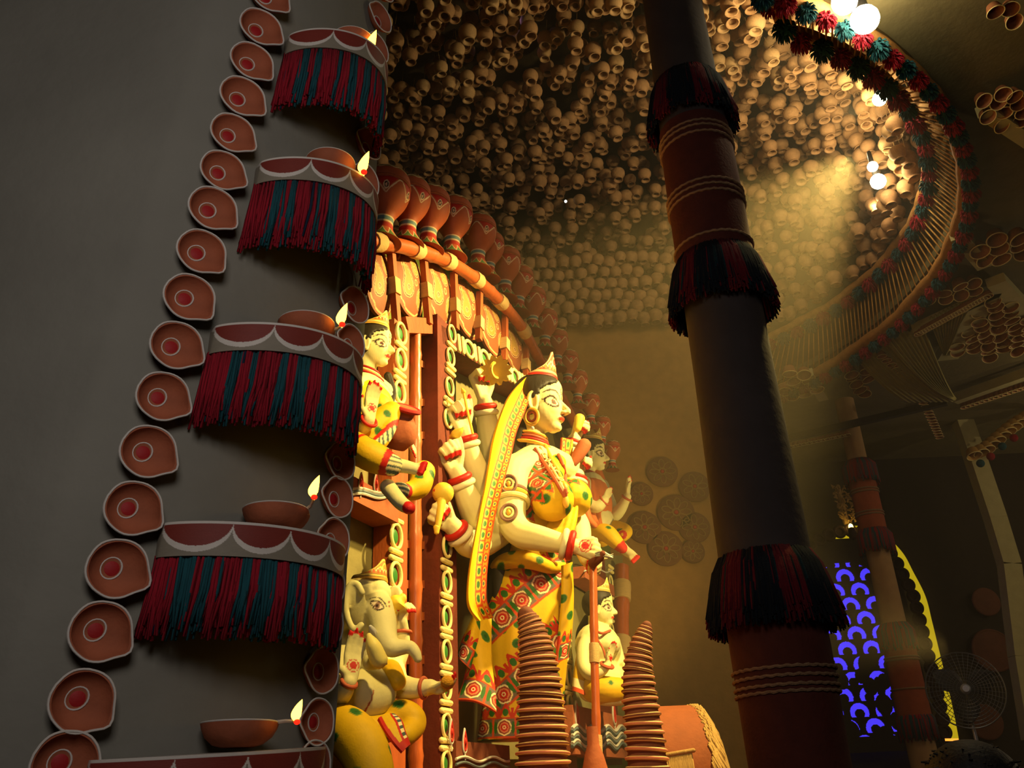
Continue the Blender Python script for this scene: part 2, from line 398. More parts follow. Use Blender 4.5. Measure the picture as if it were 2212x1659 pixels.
def ring_orn(p, along, R, k=.62):
    side = np.cross(NV, along); a = MB()
    a.tube([p+NV*.012+R*(math.cos(t)*along+k*math.sin(t)*side) for t in np.arange(28)*2*PI/28], R*.16, 8, closed=True, m=0)
    r = obj('ring_ornament', a, CREAM, FR)
    g = MB(); g.ell(p+NV*.002, (R*.62, R*.62*k, .008), (along, side, NV), 16, 6); obj('green_centre', g, GREENP, r)
def bar_orn(p, along, wid, t=.012):
    side = np.cross(NV, along); a = MB(); a.cap_tube([p-side*wid+NV*.008, p+side*wid+NV*.008], t, 8); obj('bar_ornament', a, CREAM, FR)
def orn_px(seq, wid, n=0.05, R=.062, along=ZV, t=.016, k=.85):
    for q in seq:
        p = PLN(q[1], q[2], n)
        if q[0] == 'o': ring_orn(p, along, R, k)
        else: bar_orn(p, along, wid, t)
def post(x0, x1, ytop, ybot, n0, n1, m, name='post'):     # face on plane n1 from column x0..x1, running down behind to n0
    yb = ybot; s0, _ = sz(x0, (ytop+yb)/2, n1); s1, _ = sz(x1, (ytop+yb)/2, n1); _, zt = sz((x0+x1)/2, ytop, n1); _, zb = sz((x0+x1)/2, yb, n1)
    b = MB(); b.box(onm((s0+s1)/2, (zt+zb)/2, (n0+n1)/2), (abs(s1-s0)/2, abs(n1-n0)/2, (zt-zb)/2), (DV, NV, ZV)); return obj(name, b, m, FR, smooth=False)
post(843, 880, 696, 1700, -.05, .05, WOOD)
orn_px([('o', 863, 721), ('b', 863, 748), ('o', 863, 778), ('b', 861, 808), ('b', 861, 822), ('o', 860, 848), ('b', 858, 878), ('b', 858, 892), ('o', 857, 920), ('b', 854, 1125), ('o', 852, 1159), ('b', 852, 1192), ('b', 852, 1208), ('o', 851, 1243), ('b', 850, 1276), ('b', 850, 1292), ('o', 849, 1330), ('b', 849, 1366), ('o', 848, 1400)], .05, .052, .062, t=.015)
post(948, 986, 700, 1720, -.22, .05, WOOD_D)
cols = [(972, 748), (971, 794), (970, 806), (967, 866), (966, 878)]; orn_px([('o', 973, 722)]+[('b',)+c for c in cols[:1]]+[('o', 970, 772)]+[('b',)+c for c in cols[1:3]]+[('o', 968, 836)]+[('b',)+c for c in cols[3:]]+[('o', 965, 905)], .052, .05, .058)
seq = []; y = 1180; k = 0
for q in [('o', 1182), ('b', 1214), ('b', 1230), ('o', 1258), ('b', 1288), ('b', 1304), ('o', 1334), ('b', 1362), ('b', 1376), ('o', 1408), ('b', 1441), ('b', 1456), ('o', 1486), ('b', 1518), ('b', 1536), ('o', 1568), ('b', 1600), ('b', 1617), ('o', 1650)]: seq.append((q[0], 962-(q[1]-1180)*.004, q[1]))
orn_px(seq, .052, .05, .058)
# far post of the central bay and the small far strips
post(1218, 1236, 1290, 1690, -.16, .05, WOOD_D)
seq = [('o', 1222, 1345), ('b', 1223, 1369), ('b', 1223, 1382), ('o', 1224, 1405), ('b', 1225, 1428), ('b', 1225, 1439), ('o', 1226, 1462), ('b', 1227, 1487), ('b', 1227, 1498), ('o', 1228, 1523), ('b', 1229, 1547), ('b', 1229, 1558), ('o', 1230, 1581), ('b', 1231, 1606), ('b', 1231, 1618)]
orn_px(seq, .07, .05, .07, k=.8)
post(1309, 1325, 1205, 1650, -.05, .05, WOOD_D); orn_px([('b', 1317, 1225), ('b', 1317, 1234), ('o', 1317, 1258), ('b', 1317, 1280), ('b', 1317, 1290), ('o', 1318, 1315), ('b', 1318, 1340), ('o', 1319, 1362)], .07, .05, .06, k=.8)
def beam(A, B, hw, n0, n1, m):
    a = PLN(A[0], A[1], n1); c = PLN(B[0], B[1], n1); b = MB(); b.bar(a-NV*(n1-n0)/2, c-NV*(n1-n0)/2, (n1-n0)/2, hw, NV); o = obj('cross_beam', b, m, FR, smooth=False); return o
beam((880, 701), (962, 706), .05, -.05, .02, WOOD); beam((955, 722), (1262, 905), .062, -.2, .05, WOOD_D)
dirb = nrm(PLN(1180, 862, .05)-PLN(973, 730, .05))
for kx, x in [('b', 988), ('b', 997), ('o', 1010), ('b', 1023), ('b', 1032), ('o', 1044), ('b', 1057), ('b', 1064), ('b', 1070), ('o', 1079), ('b', 1089), ('b', 1095), ('b', 1101), ('o', 1110), ('b', 1120), ('b', 1126), ('o', 1135), ('b', 1144), ('b', 1150), ('o', 1158), ('b', 1167), ('b', 1173)]:
    y = 722+(x-955)*(905-722)/(1262-955); orn_px([(kx, x, y)], .05, .05, .075 if kx == 'o' else .06, along=dirb, t=.016, k=.75)
for A, B in (((875, 770), (945, 800)), ((878, 868), (945, 870)), ((880, 1175), (945, 1180)), ((878, 1262), (945, 1262)), ((878, 1330), (945, 1332)), ((878, 1425), (945, 1425)), ((878, 940), (945, 940))):
    beam(A, B, .022, -.1, -.04, WOOD)
def bamboo(P, r, name='bamboo_pole', parent=FR, wraps=(), m=BAMB, seg=.28):
    b = MB(); d = np.cumsum([0]+[np.linalg.norm(P[i+1]-P[i]) for i in range(len(P)-1)]); n = max(int(d[-1]/.035), 6); Q = []; R = []
    for i in range(n+1):
        t = d[-1]*i/n; k = min(np.searchsorted(d, t, 'right')-1, len(P)-2); w = (t-d[k])/(d[k+1]-d[k]); Q.append(P[k]*(1-w)+P[k+1]*w)
        f = (t/seg) % 1; R.append(r*(1+.14*math.exp(-((f-.5)/.06)**2)))
    b.tube(Q, R, 12); o = obj(name, b, m, parent)
    for w, L in wraps:
        k = int(n*w); a = MB(); q = Q[max(k-1, 0)]; dd = nrm(Q[min(k+1, n)]-q); c = Q[k]
        a.tube([c+dd*x*L for x in (-1, -.98, -.5, 0, .5, .98, 1)], [r*.9, r*1.22, r*1.28, r*1.26, r*1.3, r*1.22, r*.9], 12); obj('cane_wrap', a, WRAP, o)
    return o
bamboo([PLN(898, 1700, -.02), PLN(897, 1200, -.02), PLN(897, 702, -.02)], .036, 'bamboo_upright')
bamboo([PLN(1341, 1500, .0), PLN(1343, 1225, .0)], .075, 'bamboo_upright', wraps=((.35, .1), (.8, .1)), seg=.6)
# arched bamboo bow with cane wraps
ARC = [(740, 512), (800, 521), (880, 535), (960, 561), (1010, 590), (1050, 622), (1092, 664), (1130, 712), (1160, 768), (1188, 815), (1214, 862), (1238, 908), (1264, 956), (1288, 1010), (1308, 1070), (1318, 1150)]
AP = catmull([PLN(x, y, .06) for x, y in ARC], 8)
tot = len(AP)-1; wr = []
for wx in (823, 902, 970, 1030, 1082, 1135, 1175): wr.append((min(range(len(AP)), key=lambda i: abs(proj(AP[i])[0]-wx)), .055))
d = np.cumsum([0]+[np.linalg.norm(AP[i+1]-AP[i]) for i in range(len(AP)-1)])
bow = bamboo(AP, .045, 'bamboo_bow', wraps=[(d[i]/d[-1], l) for i, l in wr], seg=.33)
# struts between bow and bays, with their wraps
for (x0, y0, x1, y1), wy in zip([(845, 548, 857, 700), (915, 560, 926, 700), (980, 590, 984, 712), (1036, 632, 1034, 735), (1091, 680, 1090, 780), (1137, 740, 1136, 820)], (620, 630, 662, 700, 745, 790)):
    a, c = PLN(x0, y0, .02), PLN(x1, y1, .02); b = MB(); b.bar(a, c, .022, .02, DV); st = obj('strut', b, WOOD, FR, smooth=False)
    w = MB(); q = a+(c-a)*((wy-y0)/(y1-y0)); w.bar(q-nrm(c-a)*.05, q+nrm(c-a)*.05, .033, .03, DV); obj('cane_wrap', w, WRAP, st, smooth=False)
# fabric / board panels behind
b = MB(); Q = [PLN(x, y, -.26) for x, y in ARC[:-1]]; bot = [np.array([q[0], q[1], 1.2]) for q in Q]; Q = [q-ZV*.05 for q in Q]
b.grid([Q, bot]); b.grid([[q-NV*.03 for q in Q][::-1], [q-NV*.03 for q in bot][::-1]]); obj('fabric_back', b, FAB, FR, smooth=False)
# board panel inside the central bay and the left bay
def board(P, n, m, name='back_board'):
    b = MB(); A = [PLN(x, y, n) for x, y in P]; B = [a-NV*.02 for a in A]; k = len(A)
    b.add(A+B, [tuple(range(k)), tuple(range(2*k-1, k-1, -1))]+[(i, (i+1) % k, k+(i+1) % k, k+i) for i in range(k)]); return obj(name, b, m, FR, smooth=False)
board([(985, 745), (1275, 925), (1290, 1640), (985, 1640)], -.15, BACKP); board([(760, 720), (852, 720), (852, 1640), (740, 1640)], -.06, BACKP)
board([(1236, 1200), (1345, 1200), (1350, 1560), (1236, 1560)], -.1, BACKP)
# ---- shield plaques painted with paisleys
PL_BG = lin((138, 78, 44)); PL_IN = lin((168, 128, 58)); PL_DK = lin((92, 30, 22)); PL_LN = lin((214, 170, 112))
def paisley(x, y, cx, cy, tx, ty, r1):
    best = np.full(x.shape, 9.)
    for k in range(9):
        t = k/8; r = r1*(1-t)+.012*t; px_ = cx+(tx-cx)*t+.10*math.sin(PI*t)*(ty-cy); py_ = cy+(ty-cy)*t-.10*math.sin(PI*t)*(tx-cx)
        best = np.minimum(best, np.hypot(x-px_, y-py_)-r)
    return best
def plaque_col(x, y, flip=1):
    c = np.tile(PL_BG, (x.size, 1)); x = x*flip
    for cx, cy, tx, ty, r in ((.02, .42, -.08, .86, .16), (-.36, -.30, -.62, .28, .2), (.44, -.36, .62, .2, .2)):
        d = paisley(x, y, cx, cy, tx, ty, r)
        c[(d < .10)] = PL_LN; c[(d < .075)] = PL_DK; c[d < .045] = PL_LN; c[d < .02] = PL_IN
        q = np.hypot(x-cx, y-cy); c[(q < .085)] = PL_LN; c[q < .06] = PL_DK; c[q < .03] = PL_LN
    q = np.hypot(x-.04, y+.02); c[q < .1] = PL_LN; c[q < .07] = lin((190, 90, 50))
    rr = np.hypot(x, y); th = np.arctan2(y, x); e = np.abs(rr-(.90+.035*np.abs(np.sin(6*th)))); c[(e < .022) & (np.abs(y) > .3)] = PL_LN
    return c
PQ = [(820, 608, 60, 148), (884, 612, 62, 140), (948, 630, 60, 132), (1009, 664, 56, 118), (1062, 706, 54, 110), (1112, 752, 50, 98), (1155, 800, 44, 86), (1195, 860, 40, 80)]
PW = 'behind the bamboo bow'
words = ['leftmost, beside the hanging yarn fringe', 'second from the left', 'third from the left', 'fourth from the left', 'fifth from the left', 'sixth from the left', 'seventh from the left', 'farthest right, behind the big crown']
for i, (x, y, w, h) in enumerate(PQ):
    p = PLN(x, y, -.04); hs = abs(sz(x+w/2, y, -.04)[0]-sz(x-w/2, y, -.04)[0])/2; hz = abs(sz(x, y-h/2, -.04)[1]-sz(x, y+h/2, -.04)[1])/2
    N_ = 110; M_ = 44; th = np.linspace(0, 2*PI, N_, endpoint=False); b = MB(); r = np.linspace(1, 0, M_)
    oc = np.sign(np.cos(th))*np.abs(np.cos(th))**.85; os_ = np.sign(np.sin(th))*np.abs(np.sin(th))**.9
    G = []; C_ = []
    for k in range(M_):
        X = oc*r[k]; Y = os_*r[k]; G.append(p+np.outer(X*hs, DV)+np.outer(Y*hz, ZV)+np.outer(.045*(1-r[k]**2), NV)); C_.append(plaque_col(X, Y))
    back = [p+np.outer(oc*hs, DV)+np.outer(os_*hz, ZV)-NV*.02]; b.grid(back+G, cv_=True); cc = np.concatenate([np.tile(PL_BG, (N_, 1))]+C_)
    o = obj('painted_plaque', b, PAINT, None, col=cc, origin=p); tag(o, f'oval clay plaque with painted paisleys behind the bamboo bow, {words[i]}', 'plaque', 'paisley plaques behind the bamboo bow')
# ---- painted hour-glass pots standing along the bow
def pot_col(th, z):
    c = np.tile(lin((186, 92, 52)), (th.size, 1)); k = 5; u = (th/(2*PI)*k) % 1
    zz = z
    c[zz > .93] = lin((150, 130, 70))
    m = (np.abs(zz-(.955+.02*np.cos(2*u*2*PI))) < .012); c[m] = lin((235, 200, 150))
    m = (zz > .78) & (zz < .80); c[m] = lin((238, 205, 160))
    red = (zz < .78) & (zz > .58+.2*(2*np.abs(u-.5))) & (zz < .78) ; 
    v = .56+.20*np.minimum(1, (2*np.abs(((u+.5) % 1)-.5))**1.0*1.1)
    m = (zz < .78) & (zz > v+.035) & (zz > .62); c[m] = lin((190, 44, 26))
    m = (np.abs(zz-v) < .012) & (zz > .56) & (zz < .775); c[m] = lin((240, 205, 160))
    u2 = ((u+.5) % 1)-.5; q = np.hypot(u2*.52, zz-.655); c[q < .055] = lin((240, 210, 165)); c[q < .038] = lin((60, 26, 22)); c[q < .02] = lin((230, 190, 150))
    m = (zz > .27) & (zz < .32); c[m] = lin((110, 140, 140)); m = (np.abs(zz-.26) < .008) | (np.abs(zz-.33) < .008); c[m] = lin((238, 205, 160))
    m = (zz < .24) & (zz > .17); c[m] = lin((180, 50, 36)); m = (zz < .02+.14*np.abs(2*((u*2) % 1)-1)) & (zz < .15); c[m] = lin((90, 120, 60))
    m = np.abs(zz-(.02+.14*np.abs(2*((u*2) % 1)-1))) < .012; c[m] = lin((238, 205, 160))
    return c
def pot_proto():
    t = thing('hourglass_pot', None, 'x', 'pot', 'painted hourglass pots along the bamboo bow', Matrix())
    prof = [(.0, 0), (.27, 0), (.28, .02), (.24, .06), (.18, .14), (.15, .2), (.145, .3), (.17, .38), (.24, .47), (.31, .57), (.35, .67), (.36, .75), (.335, .8), (.35, .84), (.345, .9), (.31, .96), (.26, 1.0), (.2, 1.005), (.19, .96), (0, .93)]
    pr = catmull([np.array([r, z, 0]) for r, z in prof], 9); n = 216; b = MB(); G = []; C_ = []
    th = np.arange(n)*2*PI/n
    for r, z, _ in pr: r = max(r, 0); G.append(np.stack([r*np.cos(th), r*np.sin(th), np.full(n, z)], 1)); C_.append(pot_col(th, np.full(n, z)))
    b.grid(G, cv_=True); CC_ = np.concatenate(C_); CC_[:n*14] = lin((150, 70, 42)); obj('pot_body', b, PAINT, t, col=CC_, sharp=None)
    r = MB(); r.torus((0, 0, .80), ZV, .345, .022, 36, 6); obj('painted_band', r, WOOD, t)
    return t
pp = pot_proto(); first = True
POTS = [(822, 372, 520), (876, 395, 524), (921, 415, 537), (973, 438, 552), (1029, 476, 578), (1053, 512, 598), (1090, 550, 640), (1119, 588, 672), (1150, 634, 712), (1177, 680, 752), (1204, 726, 792), (1226, 768, 830), (1248, 812, 872), (1277, 862, 916), (1301, 910, 960), (1323, 962, 1010)]
for i, (x, yt, yb) in enumerate(POTS):
    b0 = PLN(x+(2 if i < 6 else 0), yb+6, .035); t0 = PLN(x, yt, .035); hgt = abs(t0[2]-b0[2]); a = random.uniform(0, 6); lean = DV*random.uniform(-.05, .05)+NV*.06
    z = nrm(ZV+lean); xx = nrm(np.cross(np.array([math.cos(a), math.sin(a), 0]), z)); yy = np.cross(z, xx); M = m4(b0, xx*.80, yy*.80, z, hgt)
    lab = f'painted clay hourglass pot on the bamboo bow, {ORD[i]} from the left'
    if first: pp.matrix_world = M; pp['label'] = lab; first = False
    else: dup(pp, M, lab)
# ---- stage, seats and ledges
ST = mat('stage_red_cloth', (120, 66, 42), .9, .2, 30)
b = MB(); b.box(onm(1.9, .85, .42), (3.1, .95, .83), (DV, NV, ZV)); o = obj('stage_platform', b, ST, smooth=False); tag(o, 'low reddish stage that carries the idols and their frame', 'stage')
FLAMEP = mat('flame_motif_red', (196, 50, 40), .6); BLUEW = mat('grey_blue_paint', (96, 110, 118), .6)
def wave_box(name, px0, px1, yt, yb, n0, n1, label, flames=(), waves=(), bm=None):
    s0, zt = sz(px0, yt, n1); s1, _ = sz(px1, yt, n1); _, zb = sz(px0, yb, n1)
    T = thing(name, onm((s0+s1)/2, zb, (n0+n1)/2), label, 'seat')
    b = MB(); b.box(onm((s0+s1)/2, (zt+zb)/2, (n0+n1)/2), (abs(s1-s0)/2, abs(n1-n0)/2, abs(zt-zb)/2), (DV, NV, ZV)); obj('block', b, bm or TERRA, T, smooth=False)
    for fx, fy, hh in flames:
        c = PLN(fx, fy, n1+.004); a = MB(); out = [c+ZV*hh*v+DV*hh*.42*math.sin(t)*math.sin(t/2)**1.0*1.2 for t, v in [(2*PI*k/24, math.cos(2*PI*k/24)) for k in range(24)]]
        a.tube(out, hh*.09, 6, closed=True, m=0); a.ell(c, (hh*.16, .01, hh*.3), (DV, NV, ZV), m=1); a.tube([c-ZV*hh, c-ZV*hh*1.6], hh*.07, 6, m=0); obj('flame_motif', a, [WHITE, FLAMEP], T)
        a = MB(); a.tube([c+(q-c)*.8+NV*.002 for q in out], hh*.1, 6, closed=True); obj('flame_motif', a, FLAMEP, T)
    for k, (wy, amp) in enumerate(waves):
        A = PLN(px0, wy, n1+.008); B = PLN(px1, wy, n1+.008); L = np.linalg.norm(B-A); n = 60
        a = MB(); a.tube([A+(B-A)*(i/n)+ZV*amp*math.sin(i/n*L*16) for i in range(n+1)], amp*.62, 6, m=0); obj('wave_line', a, WHITE if k % 2 == 0 else BLUEW, T)
    return T
wave_box('idol_seat', 1236, 1352, 1522, 1628, -.05, .14, 'terracotta seat block with flame and wave reliefs under the far seated male idol', [(1246, 1544, .09), (1292, 1544, .08), (1326, 1540, .09)],
         [(1574, .022), (1581, .022), (1590, .022), (1597, .022), (1606, .022), (1613, .022)])
wave_box('idol_seat', 752, 862, 1022, 1074, -.05, .10, 'ledge with flame and wave reliefs under the seated goddess at the left', [(780, 1042, .048), (812, 1042, .048), (755, 1042, .048)], [(1060, .012), (1066, .012), (1071, .012)])
wave_box('idol_seat', 985, 1100, 1600, 1690, -.02, .08, 'dark base block with flame and wave reliefs behind the central goddess feet', [(1004, 1600, .06), (975, 1580, .06)], [(1640, .012), (1652, .012)], TERRA_D)
wave_box('idol_seat', 1262, 1322, 1222, 1246, -.05, .12, 'small ledge under the far goddess in the orange bodice', (), [(1234, .01)])
# ================================================================== figure tools
SKIN = lin((226, 214, 156)); SK_D = lin((196, 168, 110)); RED = lin((196, 34, 26)); NAILR = lin((205, 30, 28)); BLK = lin((52, 30, 22)); EYEW = lin((236, 214, 178)); BRN = lin((120, 52, 34))
YELS = lin((226, 178, 20)); GRN = lin((46, 104, 34)); ORG = lin((206, 72, 26)); CRM = lin((244, 226, 170)); TEAL = lin((72, 92, 92)); PINK = lin((196, 76, 58)); TER = lin((176, 96, 56))
def fig_axes(yaw=0, pitch=0, roll=0, f=NV):
    c, s = math.cos(math.radians(yaw)), math.sin(math.radians(yaw)); f = np.array([f[0]*c-f[1]*s, f[0]*s+f[1]*c, 0]); l = np.cross(ZV, f); u = ZV.copy()
    c, s = math.cos(math.radians(pitch)), math.sin(math.radians(pitch)); f, u = f*c+u*s, u*c-f*s
    c, s = math.cos(math.radians(roll)), math.sin(math.radians(roll)); l, u = l*c+u*s, u*c-l*s
    return f, l, u      # forward, left, up
class Head:
    def __init__(s, px, py, Y, hpx, yaw=0, pitch=0, roll=0, female=True, wide=1.0):
        s.O = at(px, py, Y); s.h = hpx*mpp(s.O)/1.0; s.f, s.l, s.u = fig_axes(yaw, pitch, roll); s.A = np.stack([s.f, s.l, s.u]); s.w = wide; s.female = female
    def P(s, a, b, c): return s.O+s.h*(s.f*a+s.l*b*s.w+s.u*c)
    def D(s, a, b, c): return s.f*a+s.l*b+s.u*c
    def loc(s, V): q = (V-s.O)@s.A.T/s.h; q[:, 1] /= s.w; return q
    def ell(s, mb, c, r, tilt=0, n=24, k=16):
        t = math.radians(tilt); F_, U_ = s.f*math.cos(t)+s.u*math.sin(t), s.u*math.cos(t)-s.f*math.sin(t)
        mb.ell(s.P(*c), (r[0]*s.h, r[1]*s.h*s.w, r[2]*s.h), (F_, s.l, U_), n, k)
    def build(s, mb, neck=True, ears=True):
        s.ell(mb, (.0, 0, .60), (.40, .345, .385)); s.ell(mb, (.09, 0, .36), (.30, .275, .33), 8); s.ell(mb, (.22, 0, .11), (.12, .12, .125)); s.ell(mb, (.295, 0, .06), (.065, .07, .065))
        s.ell(mb, (.19, .11, .33), (.17, .13, .16)); s.ell(mb, (.19, -.11, .33), (.17, .13, .16))
        s.ell(mb, (.30, 0, .72), (.10, .2, .16))
        h = s.h
        mb.cap_tube([s.P(.345, 0, .54), s.P(.40, 0, .43), s.P(.485, 0, .305), s.P(.455, 0, .275)], [h*.022, h*.035, h*.042, h*.03], 10, sub=3)
        for q in (-1, 1): s.ell(mb, (.41, q*.048, .285), (.05, .034, .03))
        s.ell(mb, (.360, 0, .205), (.055, .085, .024), -12); s.ell(mb, (.350, 0, .163), (.05, .065, .028), 10); s.ell(mb, (.33, 0, .185), (.05, .1, .03))
        for q in (-1, 1):
            if ears:
                c = s.P(.03, q*.345, .42); ax = (s.f, s.u)
                pts = [c+s.f*h*.075*math.cos(t)*(1 if math.cos(t) < 0 else .75)+s.u*h*.15*math.sin(t)+s.l*q*h*.02*(1-math.cos(t)) for t in np.linspace(-.5*PI, 1.35*PI, 14)]
                mb.cap_tube(pts, [h*.03]*14, 8); mb.ell(c, (h*.065, h*.025, h*.13), (s.f, s.l, s.u)); mb.ell(s.P(.04, q*.345, .27), (h*.045, h*.028, h*.055), (s.f, s.l, s.u))
        if neck: mb.cap_tube([s.P(-.08, 0, .35), s.P(-.12, 0, .05), s.P(-.15, 0, -.2), s.P(-.17, 0, -.35)], [h*.22, h*.2, h*.205, h*.24], 18, sub=3)
    def paint(s, V, c, third=True, lips=(196, 60, 40)):
        q = s.loc(V); f, l, u = q.T; th = np.degrees(np.arctan2(l, f)); face = (f > .05) & (u > .02) & (u < .95)
        m = face & (np.abs(u-.185) < .04) & (np.abs(th) < 15) & (f > .3) & (np.hypot((th)/15, (u-.185)/.038) < 1); c[m] = lin(lips)
        for sg in (-1, 1):
            x = (sg*th-36)/22.; y = (u-.425-.02*x)/.085       # x -1 inner .. +1 outer
            lens = np.abs(y)-np.clip((1-np.abs(np.clip(x, -1, 1))**2.2)*(1-.28*np.clip(x, 0, 1)), 0, 1)
            inside = face & (np.abs(x) <= 1.0)
            c[inside & (lens < 0)] = EYEW
            c[inside & (np.abs(lens) < .22)] = BLK
            c[face & (x > .7) & (x < 1.35) & (np.abs(y+.05-(x-.9)*.4) < .13)] = BLK
            ir = np.hypot((x+.22)*1.55, y*1.0); c[inside & (lens < -.0) & (ir < .52)] = BRN; c[inside & (lens < 0) & (ir < .3)] = BLK
            arch = .555+.055*(1-((x+.1)/1.25)**2)-.05*np.clip(-x-.6, 0, 1)*2
            c[face & (np.abs(x+.05) < 1.25) & (np.abs(u-arch) < .018*(1.3-np.abs(x+.05)*.7))] = BLK
        if third:
            y = (u-.635)/.085; x = th/5.5; e = np.abs(x)-np.clip(1-np.abs(y)**1.6, 0, 1)
            ok = face & (np.abs(y) < 1.1); c[ok & (e < 0)] = EYEW; c[ok & (np.abs(e) < .3)] = RED*.6; c[ok & (np.hypot(x*.8, y*1.6) < .45)] = BLK
        c[face & (np.hypot(th/3.5, (u-.525)/.02) < 1)] = RED
        return c
    def hair(s, parent, back=.12, name='hair', bun=None, low=.1, hl=.80):
        b = MB(); n, k = 56, 34; G = []; OK = []
        for j in range(k):
            t = PI*.80*j/(k-1); row = []
            for i in range(n):
                p = 2*PI*i/n; x = .432*math.sin(t)*math.cos(p); y = .375*math.sin(t)*math.sin(p); z = .60+.415*math.cos(t)
                row.append(s.P(x-.005, y, z))
            G.append(row)
        V = np.array(G).reshape(-1, 3); q = s.loc(V); f, l, u = q.T; a = np.abs(np.degrees(np.arctan2(l, f)))
        # hair line: high over the brow, dropping in front of the ear
        hlim = hl-.075-.0008*np.clip(a-4, 0, 60)**1.25*1.0-(a > 60)*np.clip(a-60, 0, 20)*.014-(a > 80)*.4+.10*np.exp(-(a/10)**2)
        keep = (u > hlim); fs = []
        for j in range(k-1):
            for i in range(n):
                qd = (j*n+i, j*n+(i+1) % n, (j+1)*n+(i+1) % n, (j+1)*n+i)
                if sum(keep[list(qd)]) >= 3: fs.append(qd)
        b.add(V, fs); used = b
        o = obj(name, b, HAIR, parent); md = o.modifiers.new('thickness', 'SOLIDIFY'); md.thickness = s.h*.03; md.offset = 0
        return o
    def crown(s, parent, peak=.55, base=.10, z0=.84, m=None, tilt=0, colf=None, name='crown', span=115, back=.12, R=(.425, .365)):
        n, k = 120, 44; G = []; C_ = []
        for i in range(n+1):
            a = -span+2*span*i/n; r = math.radians(a); sh = math.cos(r/span*math.radians(90)) if True else 0
            hh = back+(base+peak*max(0, sh)**1.0*(math.exp(-(a/30)**2)*.55+.45*max(0, math.cos(r)))-back)*max(0, math.cos(r/math.radians(span)*PI/2))**.6; row = []
            for j in range(k+1):
                v = j/k; z = z0+tilt*(-math.cos(r))+v*hh; rr = 1-.10*v+(.03 if v < .12 else 0)+(.02 if .14 < v < .2 else 0)+.03*(1-abs(2*v-1))
                row.append(s.P(R[0]*rr*math.cos(r)-.0, R[1]*rr*math.sin(r), z)); C_.append(colf(a, v, v*hh, hh))
            G.append(row)
        b = MB(); b.grid(G); cen = s.P(0, 0, 1.0); V = b.arr(); inn = []
        ax = s.O
        Vi = V.copy(); q = s.loc(V); q[:, :2] *= .93; q[:, 1] *= s.w; Vi = s.O+s.h*(q@s.A); nn = len(V); W_ = k+1
        b.grid(Vi.reshape(n+1, W_, 3)[::-1])
        e = [(j, j+1) for j in range(0)]
        # close the top and side edges
        top = V.reshape(n+1, W_, 3)[:, -1]; topi = Vi.reshape(n+1, W_, 3)[:, -1]; b.grid([top, topi]); bo = V.reshape(n+1, W_, 3)[:, 0]; boi = Vi.reshape(n+1, W_, 3)[:, 0]; b.grid([boi, bo])
        L = b.n-2*nn; cc = np.concatenate([np.array(C_), np.array(C_).reshape(n+1, W_, 3)[::-1].reshape(-1, 3), np.tile(np.array(C_)[k], (L, 1))])
        return obj(name, b, PAINT, parent, col=cc, sharp=70)
def crown_col(main, line, band, dots):
    def f(a, v, z, hh):
        x = a/13.
        if z < .045: return band
        if z < .06: return line*.35
        if z < .095: return line
        if z < .105: return line*.35
        if v > .93: return line
        if v > .90: return line*.4
        w = .16+.07*abs(math.sin(x*PI))
        if abs(z-w) < .012: return CRM
        if z < w: return dots if abs((x % 1)-.5) < .22 and z > .12 else main
        d = math.hypot((a)/16., (v-.58)/.2)
        if abs(d-1) < .16: return line
        if abs(d-.55) < .14: return band
        d = math.hypot((abs(a)-30)/12., (v-.55)/.22)
        if abs(d-1) < .2: return line
        return main
    return f
